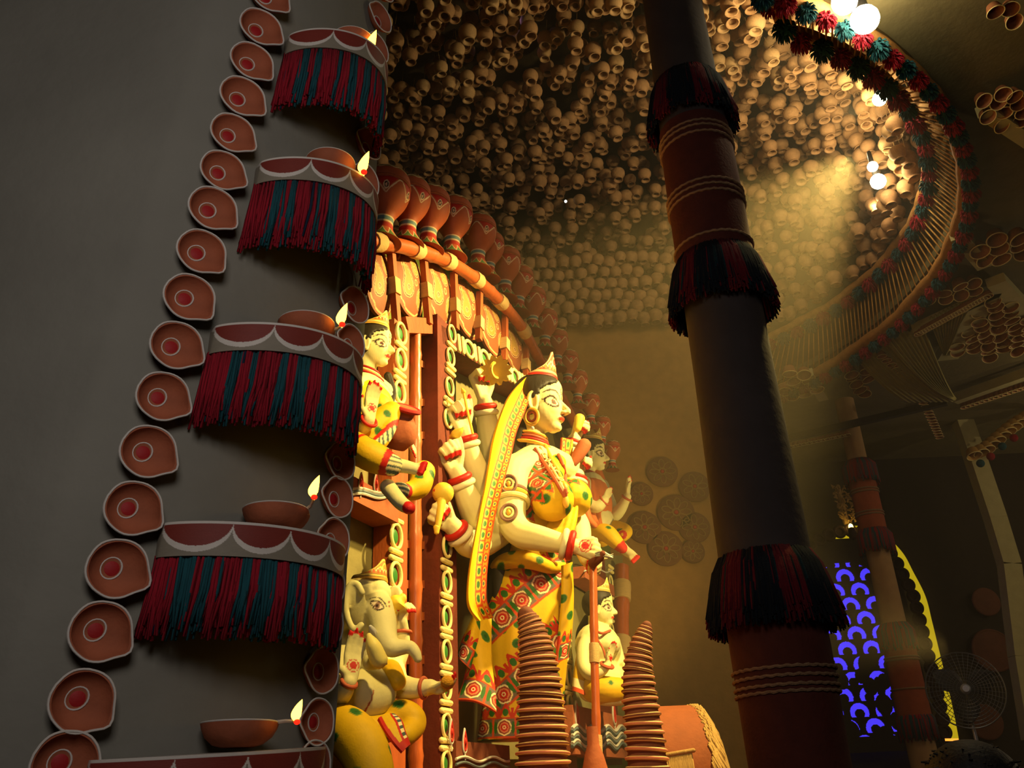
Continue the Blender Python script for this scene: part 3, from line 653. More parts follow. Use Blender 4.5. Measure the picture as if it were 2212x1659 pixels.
class Hands:
    def __init__(s): s.red = []; s.spots = []
    def hand(s, mb, Wp, Kp, pn, L=None, bend=(70, 90, 45), thumb=1, tb=(.75, .55, .2), spread=.02, rb=None, spot=None, tbend=.35, fr=1.0, red=True):
        """Wp wrist, Kp middle knuckle, pn palm normal (fingers curl toward it), thumb = +-1 side"""
        Wp, Kp = np.array(Wp, float), np.array(Kp, float); d = nrm(Kp-Wp); half = np.linalg.norm(Kp-Wp); L = L or half*2.05
        pn = nrm(np.array(pn)-(np.array(pn)@d)*d); sd = np.cross(d, pn)*thumb
        for i in range(4):
            x = (.155-.103*i)*L; k = Kp+sd*x-d*abs(i-1.2)*.02*L
            mb.cap_tube([Wp+sd*x*.55, (Wp+k)/2+sd*x*.12, k], [L*.075, L*.082, L*.064*fr], 10)
            ln = L*np.array([.245, .155, .12])*(.93, 1.02, .96, .80)[i]; dd = nrm(d+sd*spread*(1.2-i)*3); p = k; ang = 0; rr = L*.053*fr*(1, 1.02, .98, .88)[i]; P = [p]; pv = pn-dd*(pn@dd); pv = nrm(pv)
            bb = bend[i] if hasattr(bend[0], '__len__') else bend
            for j in range(3):
                ang += math.radians(bb[j]); q = p+ln[j]*(dd*math.cos(ang)+pv*math.sin(ang)); P.append(q); p = q
            mb.cap_tube(P[:2], [rr*1.12, rr], 10); mb.cap_tube(P[1:3], [rr, rr*.94], 10); mb.cap_tube(P[2:], [rr*.94, rr*.74], 10)
            if red: s.red.append((P[2]*.2+P[3]*.8, rr*1.55))
        t0 = Wp+d*.10*L+sd*.10*L; td = nrm(sd*tb[0]+d*tb[1]+pn*tb[2]); t1 = t0+td*.26*L; t2 = t1+nrm(td+d*tbend+pn*tbend*.6-sd*tbend)*.2*L; t3 = t2+nrm(td+d*tbend*1.5+pn*tbend-sd*tbend*1.6)*.14*L
        mb.cap_tube([t0, t1], [L*.085, L*.066], 10); mb.cap_tube([t1, t2], [L*.063, L*.056], 10); mb.cap_tube([t2, t3], [L*.056, L*.042], 10)
        if red: s.red.append((t3, L*.068))
        if spot is not None:
            c = (Wp*.45+Kp*.55)+pn*spot*L*.08; s.spots.append((c, L))
        return d, pn, sd
    def paint(s, V, c):
        for p, r in s.red:
            c[np.linalg.norm(V-p, axis=1) < r] = NAILR
        for p, L in s.spots:
            q = np.linalg.norm(V-p, axis=1); c[(q < L*.135)] = RED; c[(q < L*.11)] = SKIN; c[q < L*.085] = RED
        return c
def bangle(P, parent, R, tube, axis, m, name='bangle', m2=None):
    b = MB(); b.torus(P, axis, R, tube, 30, 10); o = obj(name, b, m, parent); return o
def limb_bangles(parent, p0, p1, t, rad, specs):   # specs: (offset_m, material, tube)
    d = nrm(np.array(p1)-np.array(p0))
    for off, m, tb in specs: bangle(np.array(p0)+(np.array(p1)-np.array(p0))*t+d*off, parent, rad+tb*.3, tb, d, m)
def XZ(x, y, Y): p = at(x, y, Y); return np.array([p[0], p[2]])
def dots(Q, c, pitch, r, ring=None, seed=0, col=None):
    a = Q[:, 0]/pitch; b = Q[:, 1]/(pitch*.87); row = np.floor(b); a = a+.5*(row % 2); ja = np.sin(row*12.9+np.floor(a)*78.2+seed)*.22; jb = np.cos(row*4.1+np.floor(a)*9.7+seed)*.2
    u = (a % 1)-.5-ja; v = ((b % 1)-.5-jb)*.87; d = np.hypot(u, v)*pitch; c[d < r] = GRN if col is None else col
    if ring: c[(d > r) & (d < r*1.18)] = lin((120, 140, 50)); c[d < r*.35] = lin((36, 82, 30))
    return c
def band(Q, c, A, B, w, cell, fringe=True, flip=1, thin=False):
    """border band painted along A->B (2-D), lower edge on the line, thickness w upwards (flip=-1: downwards)"""
    A, B = np.array(A, float), np.array(B, float); d = (B-A)/np.linalg.norm(B-A); n = np.array([-d[1], d[0]])*flip; L = np.linalg.norm(B-A)
    t = (Q-A)@d; s = (Q-A)@n/w; ok = (t > -.02) & (t < L+.02); k = (t/cell) % 1; x = (k-.5)*cell/w
    m = ok & (s > 0) & (s < 1); c[m] = lin((112, 96, 84))
    dg = (s-.5); ang = np.abs(x)+np.abs(dg)*.95; sq = np.maximum(np.abs(x)*1.0, np.abs(dg))*.55+ang*.45
    c[m & (sq < .42)] = CRM; c[m & (sq < .345)] = lin((150, 60, 44)); c[m & (sq < .27)] = lin((222, 130, 90)); c[m & (sq < .2)] = RED; c[m & (sq < .1)] = CRM; c[m & (sq < .055)] = RED
    cr = (np.abs(np.abs(x)-cell/w*.5) < .055); c[m & cr] = ORG
    e = np.hypot((np.abs(x)-cell/w*.5+.13)/.09, (dg)/.3); c[m & (e < 1)] = GRN
    c[ok & (s > -.03) & (s < .07)] = ORG; c[ok & (np.abs(s-.98) < .06)] = lin((196, 60, 24))
    if fringe:
        k2 = (t/(cell*.62)) % 1; y = (s-1)/.62; x2 = np.abs(k2-.5)*2; mm = ok & (y > 0) & (y < 1.1)
        pet = x2-(1-y)*.9; c[mm & (pet < 0)] = lin((214, 150, 30)); c[mm & (np.abs(pet) < .22) ] = lin((200, 50, 26)); e = np.hypot(x2/.42, (y-.38)/.3); c[mm & (e < 1)] = GRN
        c[mm & (x2 > .80) & (y < .75)] = lin((200, 50, 26))
    return c
def closed_strip(name, outer, inner, parent, colf, thick=.02, nu=220, nv=26, m=None, bulge=.0):
    """cloth strip between two traced edges (lists of world points) with thickness"""
    def rs(P, n):
        P = catmull(P, 8); d = np.cumsum([0]+[np.linalg.norm(P[i+1]-P[i]) for i in range(len(P)-1)]); P = np.array(P); t = np.linspace(0, d[-1], n)
        return np.stack([np.interp(t, d, P[:, k]) for k in range(3)], 1), d[-1]
    A, L = rs(outer, nu); B, _ = rs(inner, nu); G = np.zeros((nu, nv, 3)); C_ = np.zeros((nu, nv, 3)); w = np.linalg.norm(A-B, axis=1)
    for j in range(nv):
        v = j/(nv-1); G[:, j] = A*(1-v)+B*v
    T = np.gradient(A, axis=0); N_ = np.cross(T, B-A); N_ /= np.linalg.norm(N_, axis=1)[:, None]+1e-9
    for j in range(nv): v = j/(nv-1); G[:, j] += N_*bulge*math.sin(PI*v)
    u = np.linspace(0, L, nu)
    for j in range(nv): C_[:, j] = colf(u, np.full(nu, j/(nv-1)), w)
    G2 = G+N_[:, None, :]*thick
    ring = np.concatenate([G, G2[:, ::-1]], axis=1); cc = np.concatenate([C_, C_[:, ::-1]], axis=1)
    b = MB(); b.grid(ring, cv_=True, cap=True); return obj(name, b, m or PAINT, parent, col=cc.reshape(-1, 3), sharp=60)
def yn(x, y, n): return PLN(x, y, n)[1]
def base_col(V): return np.tile(SKIN, (len(V), 1))
# ================================================================== central goddess (many arms, yellow dotted sari)
T = thing('goddess_idol', onm(1.35, 1.68, .3), 'large central many-armed goddess idol in a yellow sari with green dots and red crown', 'idol')
DG = T; Y0 = 5.6
hd = Head(1166, 938, Y0-.02, 139, yaw=4, pitch=0, roll=0); hn = Hands()
b = MB(); hd.build(b)
# torso core
b.ell(at(1160, 1066, Y0), (.19, .29, .26), (NV, DV, ZV)); b.ell(at(1150, 1130, Y0), (.16, .22, .32), (NV, DV, ZV)); b.ell(at(1142, 1210, Y0), (.15, .2, .22), (NV, DV, ZV))
b.cap_tube([at(1124, 1012, 5.42), at(1165, 992, 5.58), at(1215, 1010, 5.85)], [.105, .11, .105], 14, sub=3)
# near arm reaching forward
pxt(b, [(1128, 1010, 5.42, 36), (1107, 1022, 5.33, 37), (1102, 1050, 5.28, 38), (1104, 1095, 5.24, 33), (1107, 1130, 5.2, 32), (1128, 1154, 5.17, 31), (1165, 1163, 5.12, 28), (1205, 1172, 5.1, 23), (1240, 1180, 5.1, 17)])
hn.hand(b, at(1240, 1181, 5.1), at(1284, 1180, 5.1), cv(.15, -.35, -.9), L=.29, bend=(60, 70, 40), thumb=-1, spot=-1.15, tb=(.45, .9, .2), red=False)
# four raised hands on the near side
def arm(P, K, pn, L, bend=(75, 95, 50), **kw):
    pxt(b, P); w = P[-1]; return hn.hand(b, at(w[0], w[1], w[2]), at(*K), pn, L=L, bend=bend, **kw)
pxt_arms = [
    ([(1098, 1030, 5.55, 36), (1075, 1000, 5.45, 34), (1064, 965, 5.4, 30), (1054, 920, 5.35, 25), (1047, 868, 5.3, 17)], (1028, 812, 5.28), cv(.75, -.15, .6), .34),
    ([(1085, 1080, 5.45, 36), (1062, 1085, 5.35, 34), (1042, 1050, 5.22, 31), (1022, 1000, 5.12, 26), (1004, 936, 5.05, 17)], (980, 886, 5.02), cv(.7, -.1, .65), .34),
    ([(1080, 1120, 5.4, 36), (1050, 1142, 5.25, 34), (1032, 1120, 5.12, 32), (1012, 1080, 5.02, 28), (988, 1022, 4.95, 19)], (960, 974, 4.92), cv(.6, .0, .75), .33),
    ([(1075, 1150, 5.4, 34), (1040, 1172, 5.2, 33), (1012, 1174, 5.02, 30), (995, 1158, 4.93, 25), (978, 1136, 4.88, 20)], (938, 1108, 4.85), cv(.45, .1, .85), .33)]
info = []
for P, K, pn, L in pxt_arms: info.append(arm(P, K, pn, L, tb=(.55, .75, .35)))
# far-side arms
far = [([(1215, 1010, 5.9, 34), (1226, 1000, 5.95, 28), (1233, 978, 5.95, 23), (1240, 952, 5.95, 16)], (1250, 916, 5.95), cv(.75, .1, .45), .27),
       ([(1222, 1050, 5.9, 30), (1240, 1075, 5.95, 27), (1244, 1052, 5.95, 22), (1248, 1026, 5.95, 15)], (1257, 994, 5.95), cv(.75, .1, .45), .25)]
for P, K, pn, L in far: arm(P, K, pn, L, tb=(.3, .9, .2))
pxt(b, [(1235, 1110, 5.75, 26), (1252, 1140, 5.7, 24), (1258, 1180, 5.55, 20), (1266, 1208, 5.4, 15)])
hn.hand(b, at(1266, 1212, 5.4), at(1296, 1226, 5.33), cv(-.4, -.1, .9), L=.25, bend=(70, 80, 40), thumb=-1)
if 0: pxt(b, [(1120, 1585, 5.5, 20), (1118, 1625, 5.45, 18), (1128, 1648, 5.4, 17), (1150, 1656, 5.3, 15)]); pxt(b, [(1170, 1585, 5.6, 20), (1172, 1625, 5.6, 18), (1182, 1648, 5.55, 17), (1200, 1655, 5.45, 15)])
def pc(V):
    c = base_col(V); hd.paint(V, c); hn.paint(V, c); return c
body = fused('body', b, .0075, pc, parent=T, it=3)
hr = hd.hair(T, hl=.86); 
hd.crown(T, peak=.40, base=.10, z0=.90, tilt=.02, colf=crown_col(lin((176, 70, 44)), lin((232, 178, 130)), RED, lin((222, 120, 60))), back=.06, R=(.33, .29), span=100)
# third-eye locks, earrings, necklace
for q in (-1,):
    r = MB(); c = hd.P(.0, q*.40, .14); r.torus(c, hd.l, hd.h*.10, hd.h*.028, 24, 8, sy=1.25, ref=hd.u); e = obj('earring', r, mat('gold_paint', (224, 168, 62), .5), T)
    r = MB(); r.torus(c, hd.l, hd.h*.06, hd.h*.02, 24, 8, sy=1.25, ref=hd.u); obj('earring_inner_ring', r, mat('rose_paint', (190, 92, 62), .6), e)
    r = MB(); r.ell(hd.P(.0, q*.40, -.05), hd.h*.03); obj('earring_bead', r, WHITE, e)
NECKM = [mat('rose_paint', (190, 92, 62), .6), CREAM, mat('gold_paint', (224, 168, 62), .5), REDP]
nk = MB()
for z_, R_, t_, m_ in ((.0, .225, .028, 2), (-.06, .24, .026, 0), (-.115, .262, .026, 3), (-.17, .30, .03, 2)):
    nk.torus(hd.P(-.125+z_*.12, 0, z_-.02), nrm(hd.u+hd.f*.25), hd.h*R_, hd.h*t_, 40, 8, m=m_)
obj('choker', nk, NECKM, T)
# blouse
bl = MB()
bl.ell(at(1166, 1074, Y0-.02), (.212, .30, .262), (NV, DV, ZV)); bl.ell(at(1153, 1125, Y0), (.18, .245, .28), (NV, DV, ZV)); bl.ell(at(1192, 1078, 5.27), (.14, .15, .14), (NV, DV, ZV)); bl.ell(at(1237, 1076, 5.56), (.13, .14, .13), (NV, DV, ZV))
bl.cap_tube([at(1152, 1050, 5.38), at(1182, 1062, 5.3)], [.09, .12], 14); bl.cap_tube([at(1172, 1050, 5.36), at(1192, 1022, 5.42), at(1204, 1000, 5.5)], [.10, .085, .06], 14)
def blouse_paint(V):
    c = np.tile(YELS, (len(V), 1)); Q = V[:, [0, 2]].copy(); Q[:, 0] += V[:, 1]*.36; dots(Q, c, .14, .026, True, 2)
    ax = at(1128, 1110, 5.3); bx = at(1222, 1030, 5.3); Q2 = V[:, [0, 2]]
    band(Q2, c, [ax[0]-.07, ax[2]+.11], [bx[0]-.07, bx[2]+.11], .13, .12, fringe=False); band(Q2, c, [ax[0], ax[2]], [bx[0], bx[2]], .125, .12, fringe=False); 
    d = nrm([bx[0]-ax[0], bx[2]-ax[2]]); n = np.array([-d[1], d[0]]); s = (Q2-np.array([ax[0], ax[2]]))@n; t = (Q2-np.array([ax[0], ax[2]]))@d; k = (t/.08) % 1
    m = (s < 0) & (s > -.075*(1-np.abs(2*k-1))); c[m] = ORG; m = (s < -.01) & (s > -.045*(1-np.abs(2*k-1))); c[m] = GRN
    return c
bo = fused('blouse', bl, .0075, blouse_paint, parent=T, it=6)
from mathutils.bvhtree import BVHTree
def trees(*os): return [BVHTree.FromPolygons([v.co for v in o.data.vertices], [tuple(p.vertices) for p in o.data.polygons]) for o in os]
def hit(x, y, ts, lift=.008):
    d = Vector(nrm(ray(x, y))); best = None
    for t in ts:
        h = t.ray_cast(Vector(CAM), d)
        if h[0] is not None and (best is None or h[3] < best[3]): best = h
    if best is None: return None
    return np.array(best[0]), np.array(best[1])
TS = trees(body, bo)
nk = MB()
for k_, (off, rr, m_) in enumerate(((0, .013, 0), (13, .009, 1), (24, .013, 2))):
    P = []
    for x, y in ((1156, 972), (1168, 992), (1182, 1012), (1196, 1034), (1208, 1054), (1218, 1072)):
        h = hit(x+off*.85*(1-(y-972)/130), y-off*.35, TS)
        if h: P.append(h[0]+h[1]*rr*.6)
    if len(P) > 2: nk.cap_tube(P, rr, 8, m=m_, sub=4)
    if k_ == 0: PA = P
for x, y in ((1170, 988), (1178, 1000), (1187, 1012), (1196, 1026), (1205, 1040), (1212, 1054)):
    h = hit(x+5, y-3, TS)
    if h: nk.torus(h[0]+h[1]*.006, h[1], .020, .006, 14, 6, m=1)
P = [h[0]+h[1]*.008 for h in (hit(x, y, TS) for x, y in ((1206, 985), (1214, 1005), (1219, 1030), (1220, 1055), (1220, 1074))) if h]
if len(P) > 2: nk.cap_tube(P, .012, 8, m=0, sub=4)
h = hit(1220, 1082, TS); nk.ell(h[0]+h[1]*.01, (.022, .02, .045), m=2)
obj('long_necklace', nk, NECKM, T)
fl = MB()   # drapery folds below the bust
for i, (x, w) in enumerate(((1205, 9), (1216, 8), (1228, 9), (1192, 8), (1240, 8))):
    pxt(fl, [(x+6, 1095, 5.42, w*.5), (x, 1120, 5.38, w), (x-8, 1150, 5.36, w*1.1), (x-16, 1180, 5.36, w*1.2)], 10)
fused('blouse_folds', fl, .008, lambda V: np.tile(YELS, (len(V), 1)), parent=T, it=3)
# skirt of the sari
rows = [(1165, 1088, 1222), (1190, 1074, 1226), (1215, 1068, 1229), (1250, 1063, 1231), (1290, 1056, 1232), (1330, 1046, 1231), (1370, 1040, 1229), (1410, 1040, 1226), (1450, 1044, 1222), (1500, 1042, 1217), (1550, 1036, 1212), (1585, 1030, 1208), (1598, 1028, 1206)]
RW = np.array(catmull([np.array(r) for r in rows], 6)); nz = 420; d = np.linspace(0, len(RW)-1, nz); RW = np.stack([np.interp(d, np.arange(len(RW)), RW[:, k]) for k in range(3)], 1)
nt = 420; G = []; th = np.linspace(0, 2*PI, nt, endpoint=False)
for k, (y, xl, xr) in enumerate(RW):
    a = at(xl, y, Y0); e = at(xr, y, Y0); c0 = (a+e)/2; c0[2] = a[2]*.5+e[2]*.5; hw = (e[0]-a[0])/2; v = k/(nz-1)
    fold = 1+.025*v*np.sin(7*th+2.0*v)+.012*v*np.sin(17*th+4*v)+(.04*np.sin(th*3+1)*max(0, v-.5))
    G.append(np.stack([c0[0]+hw*np.cos(th)*fold, c0[1]+hw*.82*np.sin(th)*fold, np.full(nt, c0[2])], 1))
G = np.array(G); V = G.reshape(-1, 3); c = np.tile(YELS, (len(V), 1)); Q = V[:, [0, 2]].copy(); dots(Q, c, .15, .024, True, 5)
band(Q, c, XZ(1040, 1420, Y0), XZ(1250, 1240, Y0), .145, .155)
band(Q, c, XZ(1015, 1545, Y0), XZ(1095, 1540, Y0), .12, .14); band(Q, c, XZ(1085, 1545, Y0), XZ(1240, 1405, Y0), .135, .15)
band(Q, c, XZ(1020, 1598, Y0), XZ(1215, 1598, Y0), .11, .13)
hb = V[:, 2]; c[(hb > at(1140, 1195, Y0)[2])] = c[(hb > at(1140, 1195, Y0)[2])]
b = MB(); b.grid(G, cv_=True, cap=True); obj('sari_skirt', b, PAINT, T, col=c, sharp=None)
# waist roll of cloth
b = MB(); w = [(1062, 1232), (1085, 1215), (1120, 1208), (1155, 1214), (1190, 1226), (1222, 1222)]
P = [at(x, y, Y0-.30*math.sin(PI*(x-1055)/175)) for x, y in w]; b.cap_tube(P, [.03, .05, .055, .05, .04, .03], 12, sub=4)
fused('waist_roll', b, .008, lambda V: dots(V[:, [0, 2]].copy(), np.tile(YELS, (len(V), 1)), .13, .022, True, 1), parent=T, it=2)
# hanging sari end at the left of the skirt
def sari_end(outer, inner, bandw, nm='sari_end', cell=.15, bulge=.05):
    def cf(u, v, w):
        L = u[-1]; Q = np.stack([v*w, u], 1); cc = np.tile(YELS, (len(u), 1)); dots(Q, cc, .14, .024, True, 3); Q2 = np.stack([v*w, L-u], 1); band(Q2, cc, [0, 0.0], [1.5, 0.0], bandw, cell); return cc
    return closed_strip(nm, outer, inner, T, cf, .02, 240, 130, bulge=bulge)
sari_end([at(*q) for q in ((1028, 1328, 5.4), (1008, 1370, 5.3), (1012, 1420, 5.25), (1002, 1470, 5.2), (986, 1515, 5.15))], [at(*q) for q in ((1062, 1335, 5.3), (1062, 1390, 5.25), (1064, 1440, 5.2), (1070, 1490, 5.18), (1072, 1542, 5.15))], .13)
sari_end([at(*q) for q in ((1022, 1345, 5.3), (1004, 1372, 5.22), (988, 1420, 5.2))], [at(*q) for q in ((1040, 1345, 5.26), (1032, 1390, 5.2), (1016, 1446, 5.16))], .09, 'sari_tassel_end', .1, .03)
# front sash hanging from the far hip
sari_end([at(*q) for q in ((1212, 1222, 5.25), (1212, 1290, 5.25), (1206, 1360, 5.25), (1198, 1430, 5.25))], [at(*q) for q in ((1232, 1215, 5.3), (1235, 1290, 5.3), (1232, 1360, 5.3), (1224, 1420, 5.3))], .1, 'front_sash', .08, .02)
# veil
vo = [(1160, 800, .36), (1128, 822, .33), (1098, 856, .3), (1078, 900, .28), (1063, 950, .27), (1054, 1000, .27), (1046, 1050, .27), (1037, 1095, .27), (1026, 1150, .27), (1015, 1210, .27), (1008, 1268, .27), (1010, 1312, .28), (1030, 1342, .3)]
vi = [(1163, 812, .39), (1146, 850, .37), (1130, 890, .35), (1112, 935, .34), (1100, 985, .33), (1088, 1030, .33), (1078, 1070, .33), (1068, 1112, .33), (1059, 1160, .33), (1051, 1215, .33), (1047, 1262, .33), (1047, 1302, .33), (1060, 1336, .33)]
def veil_col(u, v, w):
    c = np.tile(YELS, (len(u), 1)); d = (1-v)*w; BW = .09*(1-.45*u/u[-1]); s = d/BW; k = (u/.085) % 1; x = np.abs(k-.5)*2
    m = s < 1.0; c[m] = lin((206, 150, 40)); m1 = (s < .95) & (s > .5); e = np.hypot(x/.7, (s-.72)/.2); c[m1 & (e < 1.1)] = lin((226, 190, 60)); c[m1 & (e < .8)] = GRN*1.2
    c[m1 & (x > .85)] = ORG; m2 = (s < .42) & (s > .08); e = np.hypot(x/.75, (s-.25)/.17); c[m2 & (e < 1.1)] = ORG; c[m2 & (e < .7)] = lin((226, 190, 60)); c[m2 & (e < .4)] = TEAL
    for q in (0.03, .46, 1.0): c[np.abs(s-q) < .055] = ORG
    return c
veil = closed_strip('veil', [PLN(x, y, n) for x, y, n in vo], [PLN(x, y, n) for x, y, n in vi], T, veil_col, .02, 460, 60, bulge=-.03)
vo2 = [(1238, 950, 0), (1236, 1000, 0), (1232, 1050, 0)]; vi2 = [(1214, 945, 0), (1212, 1000, 0), (1214, 1050, 0)]
closed_strip('veil_edge', [at(x, y, 5.82) for x, y, n in vo2], [at(x, y, 5.75) for x, y, n in vi2], T, veil_col, .015, 200, 40)
# long loose hair behind the shoulder
b = MB(); hp = [(1150, 845, 5.62, 26), (1137, 905, 5.6, 30), (1118, 960, 5.56, 32), (1106, 1020, 5.52, 34), (1098, 1090, 5.5, 36), (1088, 1160, 5.5, 36), (1080, 1230, 5.5, 30), (1072, 1300, 5.5, 16)]
for dx in (-8, 4, 16): pxt(b, [(x+dx*.9, y, Y_+.04*abs(dx-4)/10, r*.7) for x, y, Y_, r in hp], 12)
me, V = remesh(b, .012, 3); me.materials.clear(); me.materials.append(HAIR); me.polygons.foreach_set('use_smooth', [True]*len(me.polygons)); o = bpy.data.objects.new('long_hair', me); COL.objects.link(o); parent_to(o, T)
# bangles and armlet
BR = mat('red_bangle', (196, 36, 24), .5); BW = mat('conch_bangle', (226, 216, 176), .6)
for (P, K, pn, L) in pxt_arms:
    w, e = P[-1], P[-2]; p0 = at(w[0], w[1], w[2]); p1 = at(e[0], e[1], e[2]); d = nrm(p1-p0); rr = w[3]*mpp(p0)
    bangle(p0+d*.035, T, rr*1.12, .021, d, BR); bangle(p0+d*.075, T, rr*1.25, .02, d, BW)
for (P, K, pn, L) in far:
    w, e = P[-1], P[-2]; p0 = at(w[0], w[1], w[2]); p1 = at(e[0], e[1], e[2]); d = nrm(p1-p0); rr = w[3]*mpp(p0)
    bangle(p0+d*.02, T, rr*1.15, .015, d, BR); bangle(p0+d*.05, T, rr*1.3, .015, d, BW)
p0, p1 = at(1240, 1180, 5.1), at(1205, 1172, 5.1); d = nrm(p1-p0); bangle(p0+d*.02, T, .072, .021, d, BR); bangle(p0+d*.06, T, .076, .02, d, BW)
am = MB(); c = at(1103, 1078, 5.26); d = nrm(at(1104, 1095, 5.24)-at(1102, 1050, 5.28)); rr = 36*mpp(c)
for k, (o_, t_, m_) in enumerate(((-.035, .014, 2), (-.005, .016, 0), (.03, .018, 1))): am.torus(c+d*o_, d, rr*(1.0+.01*k), t_, 36, 8, m=m_)
for y_ in (1046, 1108):
    h = hit(1099, y_, TS); q, fr_ = h[0]+h[1]*.006, h[1]
    for R_, t_, m_ in ((.048, .010, 2), (.028, .008, 1)): am.torus(q, fr_, R_, t_, 20, 6, m=m_, sy=1.2)
    am.ell(q, (.014, .012, .02), m=0)
obj('armlet', am, [mat('gold_paint', (224, 168, 62), .5), CREAM, mat('mauve_paint', (132, 96, 84), .6)], T)
# what the hands hold: things of their own
GOLDY = mat('yellow_gold_paint', (230, 196, 70), .5)
b = MB(); c = at(1072, 800, 5.12); n_ = nrm(-FW+RT*1.1+UP*.2); G = []; 
pts = [c+(RT*math.cos(t)+UP*math.sin(t))*(.072 if i % 2 == 0 else .10) for i, t in enumerate(np.arange(24)*2*PI/24)]
b.add([p+n_*.012 for p in pts]+[p-n_*.012 for p in pts], [tuple(range(24)), tuple(range(47, 23, -1))]+[(i, (i+1) % 24, 24+(i+1) % 24, 24+i) for i in range(24)]); b.torus(c, n_, .05, .012, 20, 6)
tag(obj('discus', b, GOLDY, None, smooth=False), 'small yellow spiked discus in the topmost raised fist of the central goddess', 'discus')
b = MB(); b.cap_tube([at(1001, 846, 4.92), at(1008, 880, 4.93), at(1021, 936, 4.95)], .008, 8); b.cap_tube([at(1001, 846, 4.92), at(997, 838, 4.92)], [.016, .003], 8); tag(obj('arrow', b, GOLDY), 'thin yellow arrow in the second raised fist of the central goddess', 'arrow')
b = MB(); b.cap_tube([at(974, 944, 4.9), at(984, 938, 4.88), at(994, 931, 4.86), at(1000, 924, 4.85)], [.012, .03, .02, .004], 10, sub=3); tag(obj('conch', b, GOLDY), 'small yellow conch in the third raised fist of the central goddess', 'conch')
b = MB(); b.ell(at(957, 1065, 4.78), (.062, .045, .062), (RT, FW, UP)); b.cap_tube([at(955, 1075, 4.78), at(950, 1110, 4.76), at(943, 1150, 4.76)], [.03, .02, .014], 10); b.cap_tube([at(943, 1140, 4.76), at(941, 1152, 4.76)], [.02, .006], 8)
tag(obj('mace', b, GOLDY), 'round-headed yellow mace in the lowest raised fist of the central goddess', 'mace')
b = MB(); b.cap_tube([at(1247, 925, 5.85), at(1252, 905, 5.85)], [.03, .04], 10); tag(obj('lotus_bud', b, GOLDY), 'small yellow bud in the far hand beside the goddess chin', 'bud')
b = MB(); b.cap_tube([at(1238, 1000, 5.8), at(1248, 985, 5.8), at(1262, 962, 5.8)], [.03, .045, .05], 10); tag(obj('bell', b, TERRA), 'reddish bell-shaped object in the far hand beside the goddess bust', 'bell')
SKP = lambda V: base_col(V)
def yellow(V, pitch=.14, r=.022, seed=1): return dots(V[:, [0, 2]].copy()+V[:, [1, 1]]*.4, np.tile(YELS, (len(V), 1)), pitch, r, True, seed)
GOLDP = mat('gold_paint', (224, 168, 62), .5)
# ================================================================== seated goddess at the left
T = thing('goddess_idol', PLN(815, 1022, .2), 'seated goddess idol at the left holding a terracotta jar, behind the fringed shelf', 'idol')
Yk = 3.95
hd = Head(803, 794, Yk, 104, yaw=6); hn = Hands(); b = MB(); hd.build(b, ears=True)
b.ell(at(792, 880, Yk), (.12, .17, .18), (NV, DV, ZV)); b.ell(at(785, 940, Yk), (.13, .17, .16), (NV, DV, ZV)); b.cap_tube([at(765, 845, 3.8), at(795, 835, 3.95), at(830, 850, 4.15)], [.06, .075, .06], 12, sub=3)
pxt(b, [(762, 852, 3.8, 24), (756, 890, 3.75, 22), (768, 925, 3.68, 20), (790, 918, 3.62, 16), (797, 908, 3.6, 13)])
hn.hand(b, at(798, 908, 3.6), at(803, 862, 3.6), cv(.5, 0, .85), L=.165, bend=(12, 18, 10), thumb=-1, tb=(.75, .7, .25), spot=1.2)
pxt(b, [(832, 860, 4.1, 20), (846, 892, 4.15, 18), (862, 925, 4.1, 14), (876, 950, 4.02, 12)]); hn.hand(b, at(878, 955, 4.0), at(892, 962, 3.98), cv(0, -.6, .7), L=.13, bend=(25, 25, 15), thumb=1)
# feet
pxt(b, [(838, 1008, 3.6, 18), (862, 1006, 3.6, 16), (885, 1010, 3.6, 14), (903, 1014, 3.6, 12), (914, 1012, 3.6, 8)]); 
for i in range(4): hn.red.append((at(918-3*i, 1003+7*i, 3.58), .02)); b.cap_tube([at(905, 1006+5*i, 3.6), at(919-3*i, 1001+7*i, 3.58)], [.016, .013], 8)
pxt(b, [(838, 1052, 3.65, 18), (852, 1070, 3.6, 17), (868, 1088, 3.55, 16), (884, 1098, 3.5, 14)]); hn.red.append((at(888, 1098, 3.48), .042)); hn.spots.append((at(874, 1006, 3.55), .12))
fused('body', b, .006, lambda V: hn.paint(V, hd.paint(V, base_col(V))), parent=T, it=3)
hd.hair(T, hl=.84); hd.crown(T, peak=.34, base=.1, z0=.89, R=(.35, .31), tilt=.03, colf=crown_col(lin((190, 130, 50)), lin((240, 206, 110)), lin((214, 160, 60)), lin((200, 80, 40))), back=.1)
b = MB()
for z_, R_, m_ in ((-.05, .25, 0), (-.12, .29, 1), (-.2, .35, 0), (-.3, .42, 1)): b.torus(hd.P(-.1, 0, z_), nrm(hd.u+hd.f*.35), hd.h*R_, hd.h*.025, 30, 6, m=m_)
obj('necklace', b, [REDP, CREAM], T)
b = MB(); b.ell(at(790, 885, Yk-.03), (.135, .18, .15), (NV, DV, ZV)); b.ell(at(815, 880, Yk-.12), .07)
fused('blouse', b, .007, lambda V: yellow(V, .09, .014), parent=T, it=4)
b = MB(); pxt(b, [(766, 962, 3.7, 26), (800, 930, 3.72, 30), (835, 900, 3.75, 27), (846, 888, 3.76, 22)], 18); pxt(b, [(846, 890, 3.76, 20), (838, 925, 3.72, 18), (820, 955, 3.7, 18), (795, 975, 3.68, 18)], 16)
pxt(b, [(762, 952, 3.6, 24), (785, 975, 3.55, 34), (815, 992, 3.55, 33), (846, 1005, 3.58, 25)], 18); pxt(b, [(915, 1020, 3.85, 26), (905, 1052, 3.8, 25), (880, 1062, 3.75, 20), (862, 1058, 3.68, 18)], 16)
